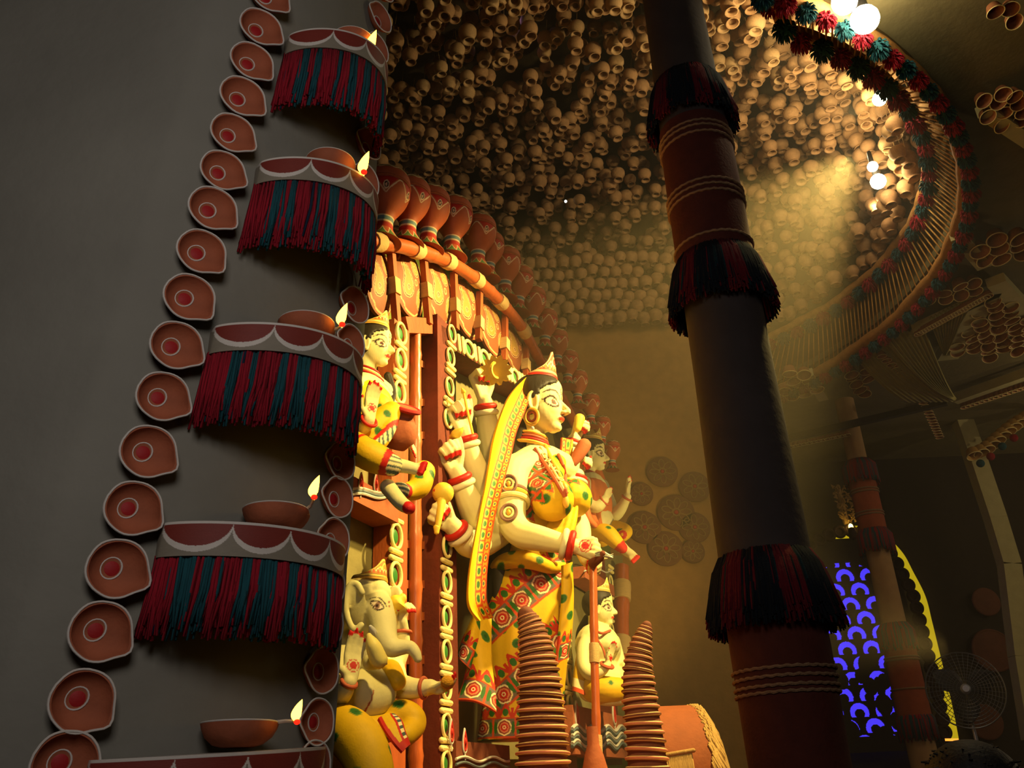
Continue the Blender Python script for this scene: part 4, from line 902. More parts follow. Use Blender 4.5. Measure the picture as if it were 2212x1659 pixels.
def pl(V):
    c = yellow(V, .13, .018, 4); 
    for p, r in ((at(847, 1004, 3.56), .06), (at(868, 1060, 3.66), .06)):
        d = np.linalg.norm(V-p, axis=1); c[d < r] = CRM; c[np.abs(d-r) < .012] = RED; k = (V[:, 2]/.02) % 1; c[(d < r*.8) & (np.abs(k-.5) < .25)] = TEAL
    A, B_ = at(766, 957, 3.6), at(846, 900, 3.7); d = nrm((B_-A)[[0, 2]]); n = np.array([-d[1], d[0]]); s = (V[:, [0, 2]]-A[[0, 2]])@n; c[np.abs(s+.03) < .010] = RED; m = (s < -.04) & (s > -.075) & (V[:, 1] > 3.6) & (V[:, 2] > at(800, 975, 3.65)[2]); c[m] = CRM; c[m & (((V[:, 0]/.018) % 1) < .5)] = TEAL
    return c
fused('sari_legs', b, .007, pl, parent=T, it=3)
b = MB(); P = [(838, 812, 4.1, 9), (848, 850, 4.12, 8), (840, 880, 4.0, 7)]; pxt(b, P, 8); obj('hair_lock', b, HAIR, T)
p0, p1 = at(797, 908, 3.6), at(790, 918, 3.62); bangle(p0, T, .036, .008, nrm(p1-p0), BR); bangle(at(874, 946, 4.02), T, .036, .01, nrm(at(862, 925, 4.1)-at(876, 950, 4.02)), BR)
J = thing('jar', at(862, 940, 3.85), 'terracotta jar held by the seated goddess at the left', 'jar')
b = MB(); b.lathe([(0, -.08), (.05, -.075), (.083, -.03), (.087, .01), (.068, .055), (.045, .085), (.048, .105), (.07, .12), (.066, .128), (0, .128)], at(862, 935, 3.86), nrm(cv(.3, 1, .1)), 24); obj('jar_body', b, TERRA, J)
b = MB(); b.torus(at(862, 935, 3.86)+nrm(cv(.3, 1, .1))*.12, nrm(cv(.3, 1, .1)), .064, .012, 24, 8); obj('jar_rim', b, REDP, J)
b = MB(); b.cap_tube([at(868, 905, 3.86), at(871, 880, 3.86)], [.04, .012], 12); obj('jar_stopper', b, BLUEW, J)
# ================================================================== elephant-headed idol
T = thing('elephant_headed_idol', PLN(790, 1659, .2), 'elephant-headed pot-bellied idol with golden crown and yellow dhoti at the lower left', 'idol')
Yg = 3.85; hn = Hands(); b = MB()
def E(x, y, Y, rx, ry, rz=None, tilt=0):
    p = at(x, y, Y); s = mpp(p); t = math.radians(tilt); b.ell(p, (rx*s, (rz or rx)*s, ry*s), (RT*math.cos(t)+UP*math.sin(t), FW, UP*math.cos(t)-RT*math.sin(t)), 28, 18)
E(788, 1300, Yg, 50, 55, 50); E(800, 1335, Yg-.03, 46, 40, 44); E(815, 1285, Yg-.02, 30, 34, 34)
pxt(b, [(815, 1310, 3.78, 34), (826, 1345, 3.74, 31), (832, 1378, 3.7, 27), (846, 1398, 3.68, 22), (868, 1398, 3.68, 17), (886, 1398, 3.68, 14), (897, 1410, 3.68, 12.5), (903, 1423, 3.68, 9.5)], 18)
E(768, 1370, Yg, 30, 26, 34)
# ear (near) and ear (far)
for q in range(10):
    t = q/9; a = math.radians(100-210*t); pass
ear = [(782, 1280), (772, 1262), (758, 1262), (748, 1286), (748, 1320), (756, 1348), (768, 1362), (780, 1350)]
b.cap_tube([at(x, y, 3.68) for x, y in ear], .014, 10, sub=4); p = at(766, 1310, 3.72); b.ell(p, (.05, .022, .095), (RT, FW, UP))
ef = [(838, 1285), (855, 1272), (862, 1290), (858, 1312), (846, 1322)]; b.cap_tube([at(x, y, 3.98) for x, y in ef], .018, 10, sub=4)
b.ell(at(850, 1298, 4.0), (.03, .02, .055), (RT, FW, UP))
E(780, 1498, Yg-.05, 76, 60, 70); E(765, 1440, Yg, 66, 50, 52); E(800, 1420, Yg+.05, 40, 34, 40); E(838, 1440, 4.05, 34, 36, 30)
pxt(b, [(740, 1425, 3.7, 32), (722, 1465, 3.62, 28), (730, 1500, 3.55, 26), (745, 1492, 3.5, 20), (754, 1474, 3.48, 15)])
hn.hand(b, at(756, 1470, 3.48), at(764, 1415, 3.5), cv(.35, 0, .9), L=.185, bend=(10, 14, 8), thumb=-1, tb=(.95, .55, .2), spot=1.15)
pxt(b, [(735, 1400, 3.85, 30), (728, 1360, 3.85, 24), (745, 1340, 3.8, 18)])
pxt(b, [(800, 1430, 3.62, 18), (818, 1432, 3.6, 14)]); hn.hand(b, at(830, 1432, 3.62), at(815, 1412, 3.58), cv(-.5, .3, .6), L=.12, bend=(60, 80, 40), thumb=1, red=False)
pxt(b, [(845, 1440, 4.1, 28), (862, 1400, 4.12, 24), (866, 1372, 4.1, 19), (863, 1345, 4.08, 18)]); hn.hand(b, at(864, 1352, 4.08), at(872, 1315, 4.05), cv(.6, -.1, .5), L=.17, bend=(40, 70, 30), thumb=-1)
pxt(b, [(842, 1450, 4.0, 34), (856, 1478, 3.92, 29), (885, 1487, 3.86, 24), (915, 1486, 3.84, 19), (930, 1484, 3.83, 17)])
hn.hand(b, at(926, 1484, 3.83), at(958, 1487, 3.8), cv(.15, .95, .3), L=.2, bend=(22, 35, 25), thumb=1, tb=(.35, .9, .55))
def pg(V):
    c = hn.paint(V, base_col(V))
    def loc(x, y, Y): p = at(x, y, Y); return p
    # eyes on the near side of the head, painted in the plane of the cheek
    o = at(810, 1314, 3.66); s = mpp(o); q = (V-o); X = q@RT/s; Z = q@UP/s; dep = q@FW/s; m = (np.abs(dep) < 42)
    a = math.radians(-18); x = (X*math.cos(a)+Z*math.sin(a))/17.5; y = (-X*math.sin(a)+Z*math.cos(a))/7.2
    lens = np.abs(y)-np.clip((1-np.abs(np.clip(x, -1, 1))**1.8)*(1-.2*np.clip(-x, 0, 1)), 0, 1); ins = m & (np.abs(x) < 1)
    c[ins & (lens < 0)] = EYEW; c[ins & (np.abs(lens) < .2)] = BLK; r = np.hypot((x-.08)*17.5, y*7.2); c[ins & (r < 6.2)] = lin((150, 110, 90)); c[ins & (r < 3.2)] = BLK
    yy = Z-(15-.018*(X+2)**2-.35*(X+2)*(X > 0)); c[m & (X > -20) & (X < 21) & (np.abs(yy) < 1.2)] = BLK
    o2 = at(829, 1286, 3.66); q = V-o2; X = q@RT/s; Z = q@UP/s; m2 = (np.abs(q@FW/s) < 40); x = (X+.25*Z)/4.2; y = Z/11; e = np.hypot(x*(1+.5*np.clip(y, 0, 1)), y)
    c[m2 & (e < 1)] = BLK; c[m2 & (e < .72)] = EYEW; c[m2 & (e < .3)] = RED
    for dx, dz in ((5, -17), (7, -23), (9, -29)): c[m2 & (np.hypot(X-dx, Z-dz) < 1.8)] = lin((170, 90, 60))
    # sacred thread line over the belly
    A, B_ = at(790, 1530, 3.5), at(838, 1462, 3.6); d = B_-A; L = np.linalg.norm(d); d /= L; tt = (V-A)@d/L; P = V-A; perp = P-(P@d)[:, None]*d; nn = nrm(np.cross(d, FW)); cc = (V-A)@nn+.03*np.sin(np.clip(tt, 0, 1)*PI)
    m3 = (tt > -.25) & (tt < 1) & (np.abs(cc) < .0035) & (V[:, 1] < Yg); c[m3] = lin((170, 70, 40)); nv = at(834, 1526, 3.55); c[np.linalg.norm(V-nv, axis=1) < .016] = lin((170, 150, 90))
    return c
fused('body', b, .006, pg, parent=T, it=3)
class GH(Head):
    pass
gh = Head(790, 1345, Yg, 102, yaw=6)
gh.crown(T, peak=.36, base=.12, z0=.86, tilt=.02, colf=crown_col(lin((196, 130, 50)), lin((244, 206, 96)), lin((206, 150, 56)), lin((210, 96, 50))), back=.08, R=(.44, .42))
b = MB(); b.cap_tube([at(806, 1368, 3.66), at(803, 1360, 3.63), at(800, 1354, 3.62)], [.018, .014, .008], 8); obj('broken_tusk', b, WHITE, T)
b = MB(); pxt(b, [(715, 1560, 3.6, 40), (752, 1580, 3.5, 52), (785, 1620, 3.45, 54), (805, 1670, 3.42, 48), (815, 1710, 3.42, 40)], 22); pxt(b, [(830, 1560, 3.85, 34), (865, 1545, 3.82, 34), (890, 1552, 3.8, 30), (893, 1570, 3.78, 26), (875, 1590, 3.72, 24)], 18); pxt(b, [(752, 1580, 3.72, 40), (800, 1580, 3.72, 32), (840, 1572, 3.78, 30)], 18)
def pd(V):
    c = yellow(V, .17, .021, 6); A = at(836, 1555, 3.7); B_ = at(880, 1612, 3.65); return c
fused('dhoti', b, .008, pd, parent=T, it=4)
b = MB(); 
def dh_col(u, v, w):
    c = np.tile(YELS*.98, (len(u), 1)); d = (1-v)*w; c[d < .035] = CRM; c[(d < .035) & (((u/.03) % 1) < .45)] = TEAL; c[(d < .007) | (np.abs(d-.036) < .006)] = RED; c[v*w < .014] = RED; c[u > u[-1]-.03] = RED; return c
closed_strip('dhoti_front_fold', [at(*q) for q in ((815, 1556, 3.52), (830, 1582, 3.48), (850, 1610, 3.46), (866, 1628, 3.46))], [at(*q) for q in ((852, 1548, 3.6), (866, 1560, 3.55), (874, 1585, 3.52), (884, 1612, 3.5))], T, dh_col, .012, 160, 40, bulge=.01)
b = MB(); pxt(b, [(842, 1450, 3.86, 26), (850, 1462, 3.8, 24), (858, 1472, 3.78, 20)]); fused('shoulder_cloth', b, .006, lambda V: np.tile(YELS, (len(V), 1)), parent=T, it=2)
pxs = [(915, 1486, 3.84, 19, 885, 1487, 3.86), (754, 1474, 3.48, 15, 745, 1492, 3.5), (866, 1366, 4.1, 19, 866, 1380, 4.1)]
for x, y, Y_, r, x2, y2, Y2 in pxs: p0, p1 = at(x, y, Y_), at(x2, y2, Y2); bangle(p0, T, r*mpp(p0)*1.1, .008, nrm(p1-p0), mat('rose_paint', (190, 92, 62), .6))
b = MB(); b.ell(at(966, 1474, 3.72), .027); tag(obj('sweet_ball', b, mat('laddu', (214, 150, 40), .9, .6, 120)), 'small yellow sweet ball in the outstretched hand of the elephant-headed idol', 'sweet')
b = MB(); b.cap_tube([at(797, 1374, 3.5), at(806, 1395, 3.5), at(818, 1425, 3.52)], [.012, .03, .035], 12, sub=3); tag(obj('tusk', b, mat('ivory_paint', (236, 214, 120), .5)), 'pale ivory tusk piece held before the chest of the elephant-headed idol', 'tusk')
b = MB(); b.cap_tube([at(868, 1292, 3.98), at(858, 1302, 3.98), at(852, 1318, 3.98)], [.022, .042, .018], 12, sub=3); tag(obj('conch', b, GOLDY), 'small yellow conch in the raised far hand of the elephant-headed idol', 'conch')
# ================================================================== far seated goddess in orange bodice
T = thing('goddess_idol', at(1300, 1225, 7.5), 'small far goddess idol in an orange bodice raising one hand, right of the central goddess', 'idol')
Ys = 7.5; hd = Head(1280, 1017, Ys, 76, yaw=10); hn = Hands(); b = MB(); hd.build(b)
b.ell(at(1280, 1080, Ys), (.16, .22, .26), (NV, DV, ZV)); b.ell(at(1285, 1130, Ys), (.17, .2, .2), (NV, DV, ZV))
pxt(b, [(1300, 1050, 7.7, 16), (1315, 1085, 7.7, 15), (1325, 1112, 7.65, 15), (1340, 1100, 7.6, 13), (1355, 1073, 7.55, 9)])
hn.hand(b, at(1356, 1072, 7.55), at(1357, 1050, 7.55), cv(.75, 0, .5), L=.19, bend=(6, 10, 6), thumb=-1, tb=(.4, .9, .2))
pxt(b, [(1262, 1045, 7.3, 17), (1268, 1085, 7.2, 15), (1290, 1095, 7.15, 13), (1306, 1080, 7.15, 10)]); hn.hand(b, at(1307, 1080, 7.15), at(1311, 1066, 7.15), cv(.5, 0, .8), L=.14, bend=(15, 20, 10), thumb=1, tb=(.5, .8, .2))
pxt(b, [(1342, 1180, 7.2, 12), (1352, 1190, 7.2, 11), (1364, 1198, 7.18, 10), (1374, 1204, 7.15, 7)])
for i in range(4): b.cap_tube([at(1368-i*2, 1199+i*2, 7.16), at(1380-4*i, 1203+4*i, 7.12)], [.018, .014], 8); hn.red.append((at(1379-4*i, 1203+4*i, 7.12), .026))
fused('body', b, .008, lambda V: hn.paint(V, hd.paint(V, base_col(V), third=False)), parent=T, it=3)
hd.hair(T, hl=.84); hd.crown(T, peak=.34, base=.08, z0=.89, R=(.35, .31), tilt=.03, colf=crown_col(lin((206, 170, 80)), lin((240, 214, 120)), lin((206, 160, 80)), lin((200, 120, 60))), back=.1)
b = MB()
for i, (dx, r) in enumerate(((-15, 9), (-5, 10), (6, 10), (16, 8))): pxt(b, [(1280+dx*.75, 1040, 7.28+.12*i-.1, r*.7), (1279+dx, 1080, 7.2+.12*i-.1, r), (1284+dx*.9, 1118, 7.18+.12*i-.1, r), (1292+dx*.5, 1135, 7.2+.12*i-.1, r*.8)], 12)
b.ell(at(1280, 1085, Ys-.02), (.17, .23, .25), (NV, DV, ZV))
fused('bodice', b, .009, lambda V: np.tile(lin((206, 110, 58)), (len(V), 1)), parent=T, it=3)
b = MB(); pxt(b, [(1290, 1150, 7.3, 18), (1310, 1152, 7.2, 20), (1328, 1168, 7.15, 17), (1344, 1184, 7.15, 12)], 16); pxt(b, [(1310, 1140, 7.5, 18), (1335, 1142, 7.45, 17), (1352, 1148, 7.4, 15), (1345, 1158, 7.35, 13)], 16); pxt(b, [(1270, 1150, 7.5, 20), (1300, 1160, 7.45, 22)], 16)
def ps(V):
    c = yellow(V, .17, .02, 3); d = np.linalg.norm(V-at(1343, 1183, 7.15), axis=1); c[(d < .05)] = CRM; c[np.abs(d-.055) < .01] = RED; d = np.linalg.norm(V-at(1342, 1150, 7.25), axis=1); c[np.abs(d-.07) < .014] = RED; return c
fused('sari_legs', b, .009, ps, parent=T, it=3)
b = MB()
for R_ in (.24, .29, .34): b.torus(hd.P(-.1, 0, -.05-(R_-.24)), nrm(hd.u+hd.f*.4), hd.h*R_, hd.h*.022, 24, 6)
obj('necklace', b, REDP, T)
for x, y, x2, y2, r in ((1354, 1076, 1340, 1100, .045), (1306, 1081, 1290, 1095, .045)): bangle(at(x, y, 7.55 if x > 1330 else 7.15), T, r, .01, nrm(at(x2, y2, 7.6)-at(x, y, 7.55)), mat('rose_paint', (190, 92, 62), .6))
# ================================================================== far seated male idol
T = thing('god_idol', at(1300, 1522, 6.95), 'bare-chested seated male idol with pointed crown and yellow lower cloth at the right', 'idol')
Yk = 6.95; hd = Head(1296, 1352, Yk, 80, yaw=8, female=False); hn = Hands(); b = MB(); hd.build(b)
b.ell(at(1292, 1398, Yk), (.17, .25, .18), (NV, DV, ZV)); b.ell(at(1291, 1440, Yk), (.15, .2, .22), (NV, DV, ZV)); b.ell(at(1300, 1475, Yk), (.2, .24, .15), (NV, DV, ZV)); b.ell(at(1311, 1393, Yk-.12), (.1, .12, .09), (NV, DV, ZV))
pxt(b, [(1272, 1380, 6.8, 17), (1262, 1405, 6.72, 17), (1262, 1440, 6.65, 15), (1278, 1458, 6.58, 14), (1300, 1450, 6.55, 11), (1312, 1436, 6.55, 9)])
hn.hand(b, at(1313, 1434, 6.55), at(1319, 1410, 6.55), cv(.6, 0, .75), L=.17, bend=(8, 12, 8), thumb=-1, tb=(.7, .75, .2), spot=1.1)
pxt(b, [(1325, 1385, 7.15, 15), (1335, 1420, 7.1, 14), (1342, 1440, 7.0, 12), (1352, 1440, 6.9, 11)])
pxt(b, [(1270, 1495, 6.7, 20), (1310, 1508, 6.6, 17), (1340, 1512, 6.6, 12)])
fused('body', b, .0085, lambda V: hn.paint(V, hd.paint(V, base_col(V), third=False)), parent=T, it=3)
hd.hair(T, hl=.84); hd.crown(T, peak=.34, base=.08, z0=.89, R=(.35, .31), tilt=.03, colf=crown_col(lin((206, 166, 80)), lin((240, 210, 120)), lin((206, 160, 80)), lin((200, 120, 60))), back=.08)
b = MB(); pxt(b, [(1266, 1455, 7.3, 10), (1258, 1410, 7.25, 14), (1262, 1370, 7.25, 18), (1272, 1340, 7.2, 14)], 12); obj('long_hair', b, HAIR, T)
b = MB(); pxt(b, [(1270, 1478, 6.8, 24), (1285, 1488, 6.65, 30), (1315, 1492, 6.6, 30), (1345, 1490, 6.62, 25)], 18); pxt(b, [(1285, 1490, 6.9, 28), (1320, 1488, 6.95, 28), (1350, 1485, 6.95, 24)], 18)
fused('lower_cloth', b, .009, lambda V: dots(V[:, [0, 2]].copy(), np.tile(YELS*.92, (len(V), 1)), .2, .016, True, 3), parent=T, it=4)
closed_strip('shoulder_scarf', [at(*q) for q in ((1256, 1410, 6.8), (1246, 1440, 6.75), (1242, 1470, 6.72), (1240, 1494, 6.7))], [at(*q) for q in ((1268, 1408, 6.7), (1268, 1440, 6.65), (1266, 1475, 6.62), (1264, 1502, 6.6))], T, lambda u, v, w: np.where((u > u[-1]-.09)[:, None], np.where((u > u[-1]-.03)[:, None], ORG, CRM), YELS), .02, 80, 20, bulge=.04)
b = MB(); A = [at(*q) for q in ((1283, 1362, 6.75), (1290, 1380, 6.68), (1302, 1400, 6.62), (1308, 1420, 6.62))]; b.cap_tube(catmull(A, 5), .008, 8); A = [at(*q) for q in ((1283, 1360, 6.75), (1300, 1368, 6.7), (1318, 1362, 6.8))]; b.cap_tube(catmull(A, 5), .01, 8); obj('necklace', b, mat('rose_paint', (190, 92, 62), .6), T)
b = MB(); b.torus(at(1311, 1437, 6.55), nrm(cv(.3, 1, 0)), .045, .012, 20, 6); obj('bangle', b, mat('rose_paint', (190, 92, 62), .6), T)
# ================================================================== foreground: stacked-cup horns, staff, drum
COIL_A = mat('clay_coil', (112, 62, 46), .8, .25, 40, .25); COIL_B = mat('pink_stripe', (196, 120, 96), .7); COIL_C = mat('cream_stripe', (226, 196, 140), .7)
def horn(P, n, label, prot=(0, 0, 0)):
    Q = [at(x, y, Y) for x, y, Y, r in P]; R = [r*mpp(q) for q, (x, y, Y, r) in zip(Q, P)]
    K = catmull([np.append(q, r) for q, r in zip(Q, R)], 20); d = np.cumsum([0]+[np.linalg.norm(K[i+1][:3]-K[i][:3]) for i in range(len(K)-1)])
    T = thing('stacked_cup_horn', Q[0], label, 'cup stack', 'curved stacks of striped clay cups in front of the idols')
    K = np.array(K); t = 0; ts = []
    w = np.array([.5+K[i, 3] for i in range(len(K))]); 
    for i in range(n): ts.append(d[-1]*(1-(1-i/n)**1.25))
    for i, t in enumerate(ts):
        c = np.array([np.interp(t, d, K[:, k]) for k in range(4)]); t2 = (ts[i+1] if i+1 < n else d[-1]); c2 = np.array([np.interp(t2+.002, d, K[:, k]) for k in range(4)]); ax = nrm(c2[:3]-c[:3]+1e-6); h = max(t2-t, .012)*1.15; r = c[3]
        tilt = nrm(ax+RT*random.uniform(-.05, .09)+FW*random.uniform(-.04, .04))
        b = MB()
        b.lathe([(0, h*1.02), (r*.86, h), (r*.88, h*.8), (r*.91, h*.52)], c[:3], tilt, 30, 0)
        b.lathe([(r*.91, h*.54), (r*.97, h*.5), (r*1.01, h*.45)], c[:3], tilt, 30, 2); b.lathe([(r*1.01, h*.46), (r*1.03, h*.36), (r*1.02, h*.26)], c[:3], tilt, 30, 1 if i % 3 else 0)
        b.lathe([(r*1.02, h*.27), (r*1.0, h*.20), (r*.95, h*.16)], c[:3], tilt, 30, 2); b.lathe([(r*.95, h*.17), (r*.88, 0), (0, 0)], c[:3], tilt, 30, 0)
        obj('clay_cup', b, [COIL_A, COIL_B, COIL_C], T)
    b = MB(); c = K[-1]; b.ell(c[:3], c[3]*.9); obj('top_knob', b, COIL_A, T)
horn([(1174, 1740, 4.25, 64), (1173, 1640, 4.25, 59), (1170, 1560, 4.25, 54), (1166, 1480, 4.25, 48), (1160, 1420, 4.25, 41), (1150, 1365, 4.25, 31), (1136, 1328, 4.25, 20)], 26, 'curved stack of striped clay cups in front of the central goddess skirt')
horn([(1404, 1730, 4.6, 50), (1398, 1650, 4.6, 47), (1390, 1570, 4.6, 42), (1381, 1500, 4.6, 38), (1378, 1440, 4.6, 32), (1386, 1390, 4.6, 23), (1397, 1352, 4.6, 12)], 24, 'curved stack of striped clay cups at the right, beside the male idol')
T = thing('spear_staff', at(1290, 1800, 5.0), 'thin bamboo staff with cane wraps gripped by the central goddess', 'staff')
def bam2(P, r, wraps, parent): return bamboo([at(*p) for p in P], r, 'bamboo_shaft', parent, wraps, seg=.5)
bam2([(1291, 1660, 5.05), (1284, 1420, 5.1), (1281, 1215, 5.15)], .023, ((.12, .06), (.55, .055)), T)
b = MB(); c = at(1293, 1760, 5.0); b.lathe([(0, -.2), (.05, -.2), (.07, 0), (.078, .1), (.07, .2), (.05, .28), (.032, .33), (.03, .42), (0, .42)], c, ZV, 24); obj('turned_foot', b, TERRA, T)
b = MB(); b.cap_tube([at(1281, 1216, 5.12), at(1296, 1206, 5.02), at(1302, 1196, 5.0)], [.03, .022, .018], 10); obj('staff_head', b, TERRA_D, T)
b = MB(); 
for dy in (0, 9, 16): b.cap_tube([at(1286, 1195+dy*.4, 5.0), at(1300, 1192+dy*.5, 5.0), at(1316, 1200+dy*.2, 5.0), at(1324, 1197+dy*.5, 5.0)], [.004, .009, .008, .003], 8, sub=3)
tag(obj('silver_prongs', b, mat('dull_silver', (176, 170, 150), .4, 0, 30, .1, metal=.6)), 'small silver prongs beyond the forward hand of the central goddess', 'prongs')
# low drum-shaped stand edged with jute fringe
DRC = mat('drum_cloth', (140, 74, 40), .8, .2, 60, .15)
T = thing('fringed_drum', at(1490, 1780, 5.3), 'low rust-coloured drum with a thick pale jute fringe at its right end', 'drum')
b = MB(); rr = .43; A_ = at(1402, 1680, 5.75); B_ = A_+np.array([.31, .02, 0]); A_[2] = B_[2] = at(1440, 1522, 5.65)[2]-rr; ax = nrm(B_-A_)
b.lathe([(0, 0), (rr, 0), (rr, np.linalg.norm(B_-A_)), (rr*.94, np.linalg.norm(B_-A_)+.01), (0, np.linalg.norm(B_-A_)+.01)], A_, ax, 64); obj('drum_body', b, DRC, T)
f = MB(); side = np.cross(ax, ZV)
for k in range(520):
    a = random.uniform(-.1, PI+.1); e = B_+(side*math.cos(a)+ZV*math.sin(a))*rr*1.01; o_ = ax*random.uniform(-.03, .02); L = random.uniform(.38, .5)
    out = nrm(side*math.cos(a)+ZV*math.sin(a)*.4+ax*.9)
    f.tube([e+o_, e+o_+out*.05-ZV*L*.25, e+o_+out*.075-ZV*L*.6, e+o_+out*.085-ZV*L], [.006, .008, .008, .004], 4)
o = obj('jute_fringe', f, JUTE, T, sharp=None); o['kind'] = 'stuff'
f = MB()
for k in range(160):
    t = random.random(); p = at(1432+62*t, 1632-10*t, 5.2); L = random.uniform(.25, .4); f.tube([p, p-ZV*L*.5+RT*random.uniform(-.01, .01), p-ZV*L], [.005, .007, .003], 4)
f.cap_tube([at(1428, 1633, 5.2), at(1498, 1621, 5.2)], .012, 8)
o = obj('lower_jute_fringe', f, JUTE, T, sharp=None); o['kind'] = 'stuff'
# ================================================================== big round column with fringe collars
COLG = plaster('column_grey_cloth', (68, 60, 57), scale=20); COLM = mat('column_rust_cloth', (84, 38, 27), .9, .3, 60, .2); ROPE = mat('twisted_rope', (150, 118, 86), .9, .6, 200, .2)
CX, CY = 1.118, 4.0
def crad(z): return float(np.interp(z, [1.6, 2.15, 2.67, 3.5, 4.67, 5.9], [.200, .209, .207, .197, .197, .178]))
def cz(py, x=1600): return atz_y(x, py)
def atz_y(x, py): return at(x, py, CY-.2)[2]
T = thing('round_column', (CX, CY, 0), 'large dark round column with three shaggy fringe collars in the foreground', 'column')
zs = [0, 1.75, cz(1300), cz(1225), cz(620, 1560), cz(520, 1545), cz(250, 1500), cz(180, 1480), 8.3]
def colseg(nm, z0, z1, m, dr=0):
    b = MB(); b.lathe([(crad(z0)+dr, z0)]+[(crad(z0+(z1-z0)*k/10)+dr, z0+(z1-z0)*k/10) for k in range(1, 11)], (CX, CY, 0), ZV, 48); return obj(nm, b, m, T)
s1 = colseg('rust_sleeve', 0, cz(1265), COLM, .006); s2 = colseg('grey_shaft', cz(1265)-.02, cz(600, 1560), COLG); s3 = colseg('rust_sleeve', cz(600, 1560)-.02, cz(235, 1490), COLM, .006); s4 = colseg('grey_shaft', cz(235, 1490)-.02, 8.3, COLG)
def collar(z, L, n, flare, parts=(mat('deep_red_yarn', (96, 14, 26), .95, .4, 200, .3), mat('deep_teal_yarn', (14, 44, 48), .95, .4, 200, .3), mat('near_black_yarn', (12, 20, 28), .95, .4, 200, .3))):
    f = MB(); r0 = crad(z)
    for k in range(n):
        a = random.random()*2*PI; cl = int(a*5); m = (2, 2, 1, 0, 2)[(cl*3+cl*cl) % 5]; m = random.choice((0, 1, 2)) if random.random() < .15 else m
        d = np.array([math.cos(a), math.sin(a), 0]); l = L*random.uniform(.8, 1.1); q = np.array([CX, CY, z]); j = random.uniform(-.02, .02)
        f.tube([q+d*r0+ZV*random.uniform(-.01, .03), q+d*(r0+flare*.45)-ZV*l*.15, q+d*(r0+flare*.8)-ZV*l*.55, q+d*(r0+flare+j)-ZV*l], [.006, .008, .008, .004], 5, m)
    o = obj('fringe_collar', f, list(parts), T, sharp=None); o['kind'] = 'stuff'
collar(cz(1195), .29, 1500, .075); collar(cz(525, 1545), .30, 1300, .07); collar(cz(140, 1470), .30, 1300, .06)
def rope(z, r=.007):
    b = MB(); R_ = crad(z)+.011; n = 120; b.tube([(CX+R_*math.cos(t)+0, CY+R_*math.sin(t), z+.002*math.sin(31*t)) for t in np.arange(n)*2*PI/n], [r*(1+.12*math.sin(k*1.9)) for k in range(n)], 6, closed=True); obj('rope_band', b, ROPE, T)
for py in (1443, 1462, 1482, 1497): rope(cz(py))
for py in (258, 268, 282, 385, 397, 410, 500): rope(cz(py, 1510))
# ================================================================== spectator's head at the lower right
T = tag(thing('person', at(2110, 1720, 2.6), 'person seen only as the dark top of a head at the lower right corner', 'person'))
b = MB(); p = at(2115, 1742, 2.6); b.ell(p, (.105, .12, .125)); b.cap_tube([p-ZV*.08, p-ZV*.2], [.06, .07], 14); b.ell(p-ZV*.42, (.24, .13, .22)); b.ell(p-ZV*.62, (.22, .13, .35)); b.ell(p+np.array([0, -.0, -.02]), (.115, .12, .10))
fused('body', b, .015, None, mat('skin_dark', (120, 84, 62), .6), T)
b = MB(); 
b.ell(p+np.array([0, 0, .03]), (.13, .14, .135), n=24, k=18)
for k in range(420):
    u = random.uniform(-.1, 1); a = random.random()*2*PI; d = nrm([math.cos(a)*math.sqrt(1-u*u), math.sin(a)*math.sqrt(1-u*u), u]); q = p+np.array([0, 0, .03])+d*.132; b.tube([q-d*.012, q+d*.001+np.array([random.uniform(-.02, .02), random.uniform(-.02, .02), -.006])], [.006, .002], 4)
obj('hair', b, mat('real_black_hair', (14, 12, 12), .6, .3, 100, .2), T)
# ================================================================== dome hung with clay pots, rings with strings and pompons
PB = mat('hanging_pot_clay', (168, 126, 82), .8, .3, 60, .3); PB2 = mat('hanging_pot_clay_pale', (184, 146, 98), .8, .3, 60, .25)
HG = 'clay pots hung close together under the dome'
def hpot(m):
    t = thing('hanging_pot', None, 'small round clay pot hung mouth down on a string under the dome', 'pot', HG, Matrix())
    b = MB(); prof = [(.0, .52), (.12, .515), (.3, .46), (.44, .33), (.5, .15), (.47, -.05), (.36, -.22), (.26, -.30), (.25, -.36), (.33, -.44), (.345, -.47), (.29, -.47), (.21, -.38), (.2, -.30), (.28, -.18), (0, .3)]
    b.lathe(prof, n=14); obj('pot_body', b, m, t)
    b = MB(); b.tube([(0, 0, .5), (0, 0, 1.6)], .018, 4); obj('string', b, JUTE, t); return t
protos = [hpot(PB), hpot(PB2)]
cand = []
rng = random.Random(11)
sp = .150; nring = 0
k = 0
for i in range(-42, 28):
    for j in range(-34, 30):
        x = (i+.5*(j % 2))*sp+rng.uniform(-.05, .05); y = j*sp*.9+rng.uniform(-.05, .05); rr = math.hypot(x, y)/kk(math.atan2(y, x))
        if rr > DR*.97: continue
        c = math.sqrt(max(0, 1-(rr/DR)**2)); z = ZU+.25+DHT*c-rng.uniform(.2, .75)-.12
        if z < ZU+.18: z = ZU+.18+rng.uniform(0, .15)
        cand.append((UC[0]+x, UC[1]+y, z))
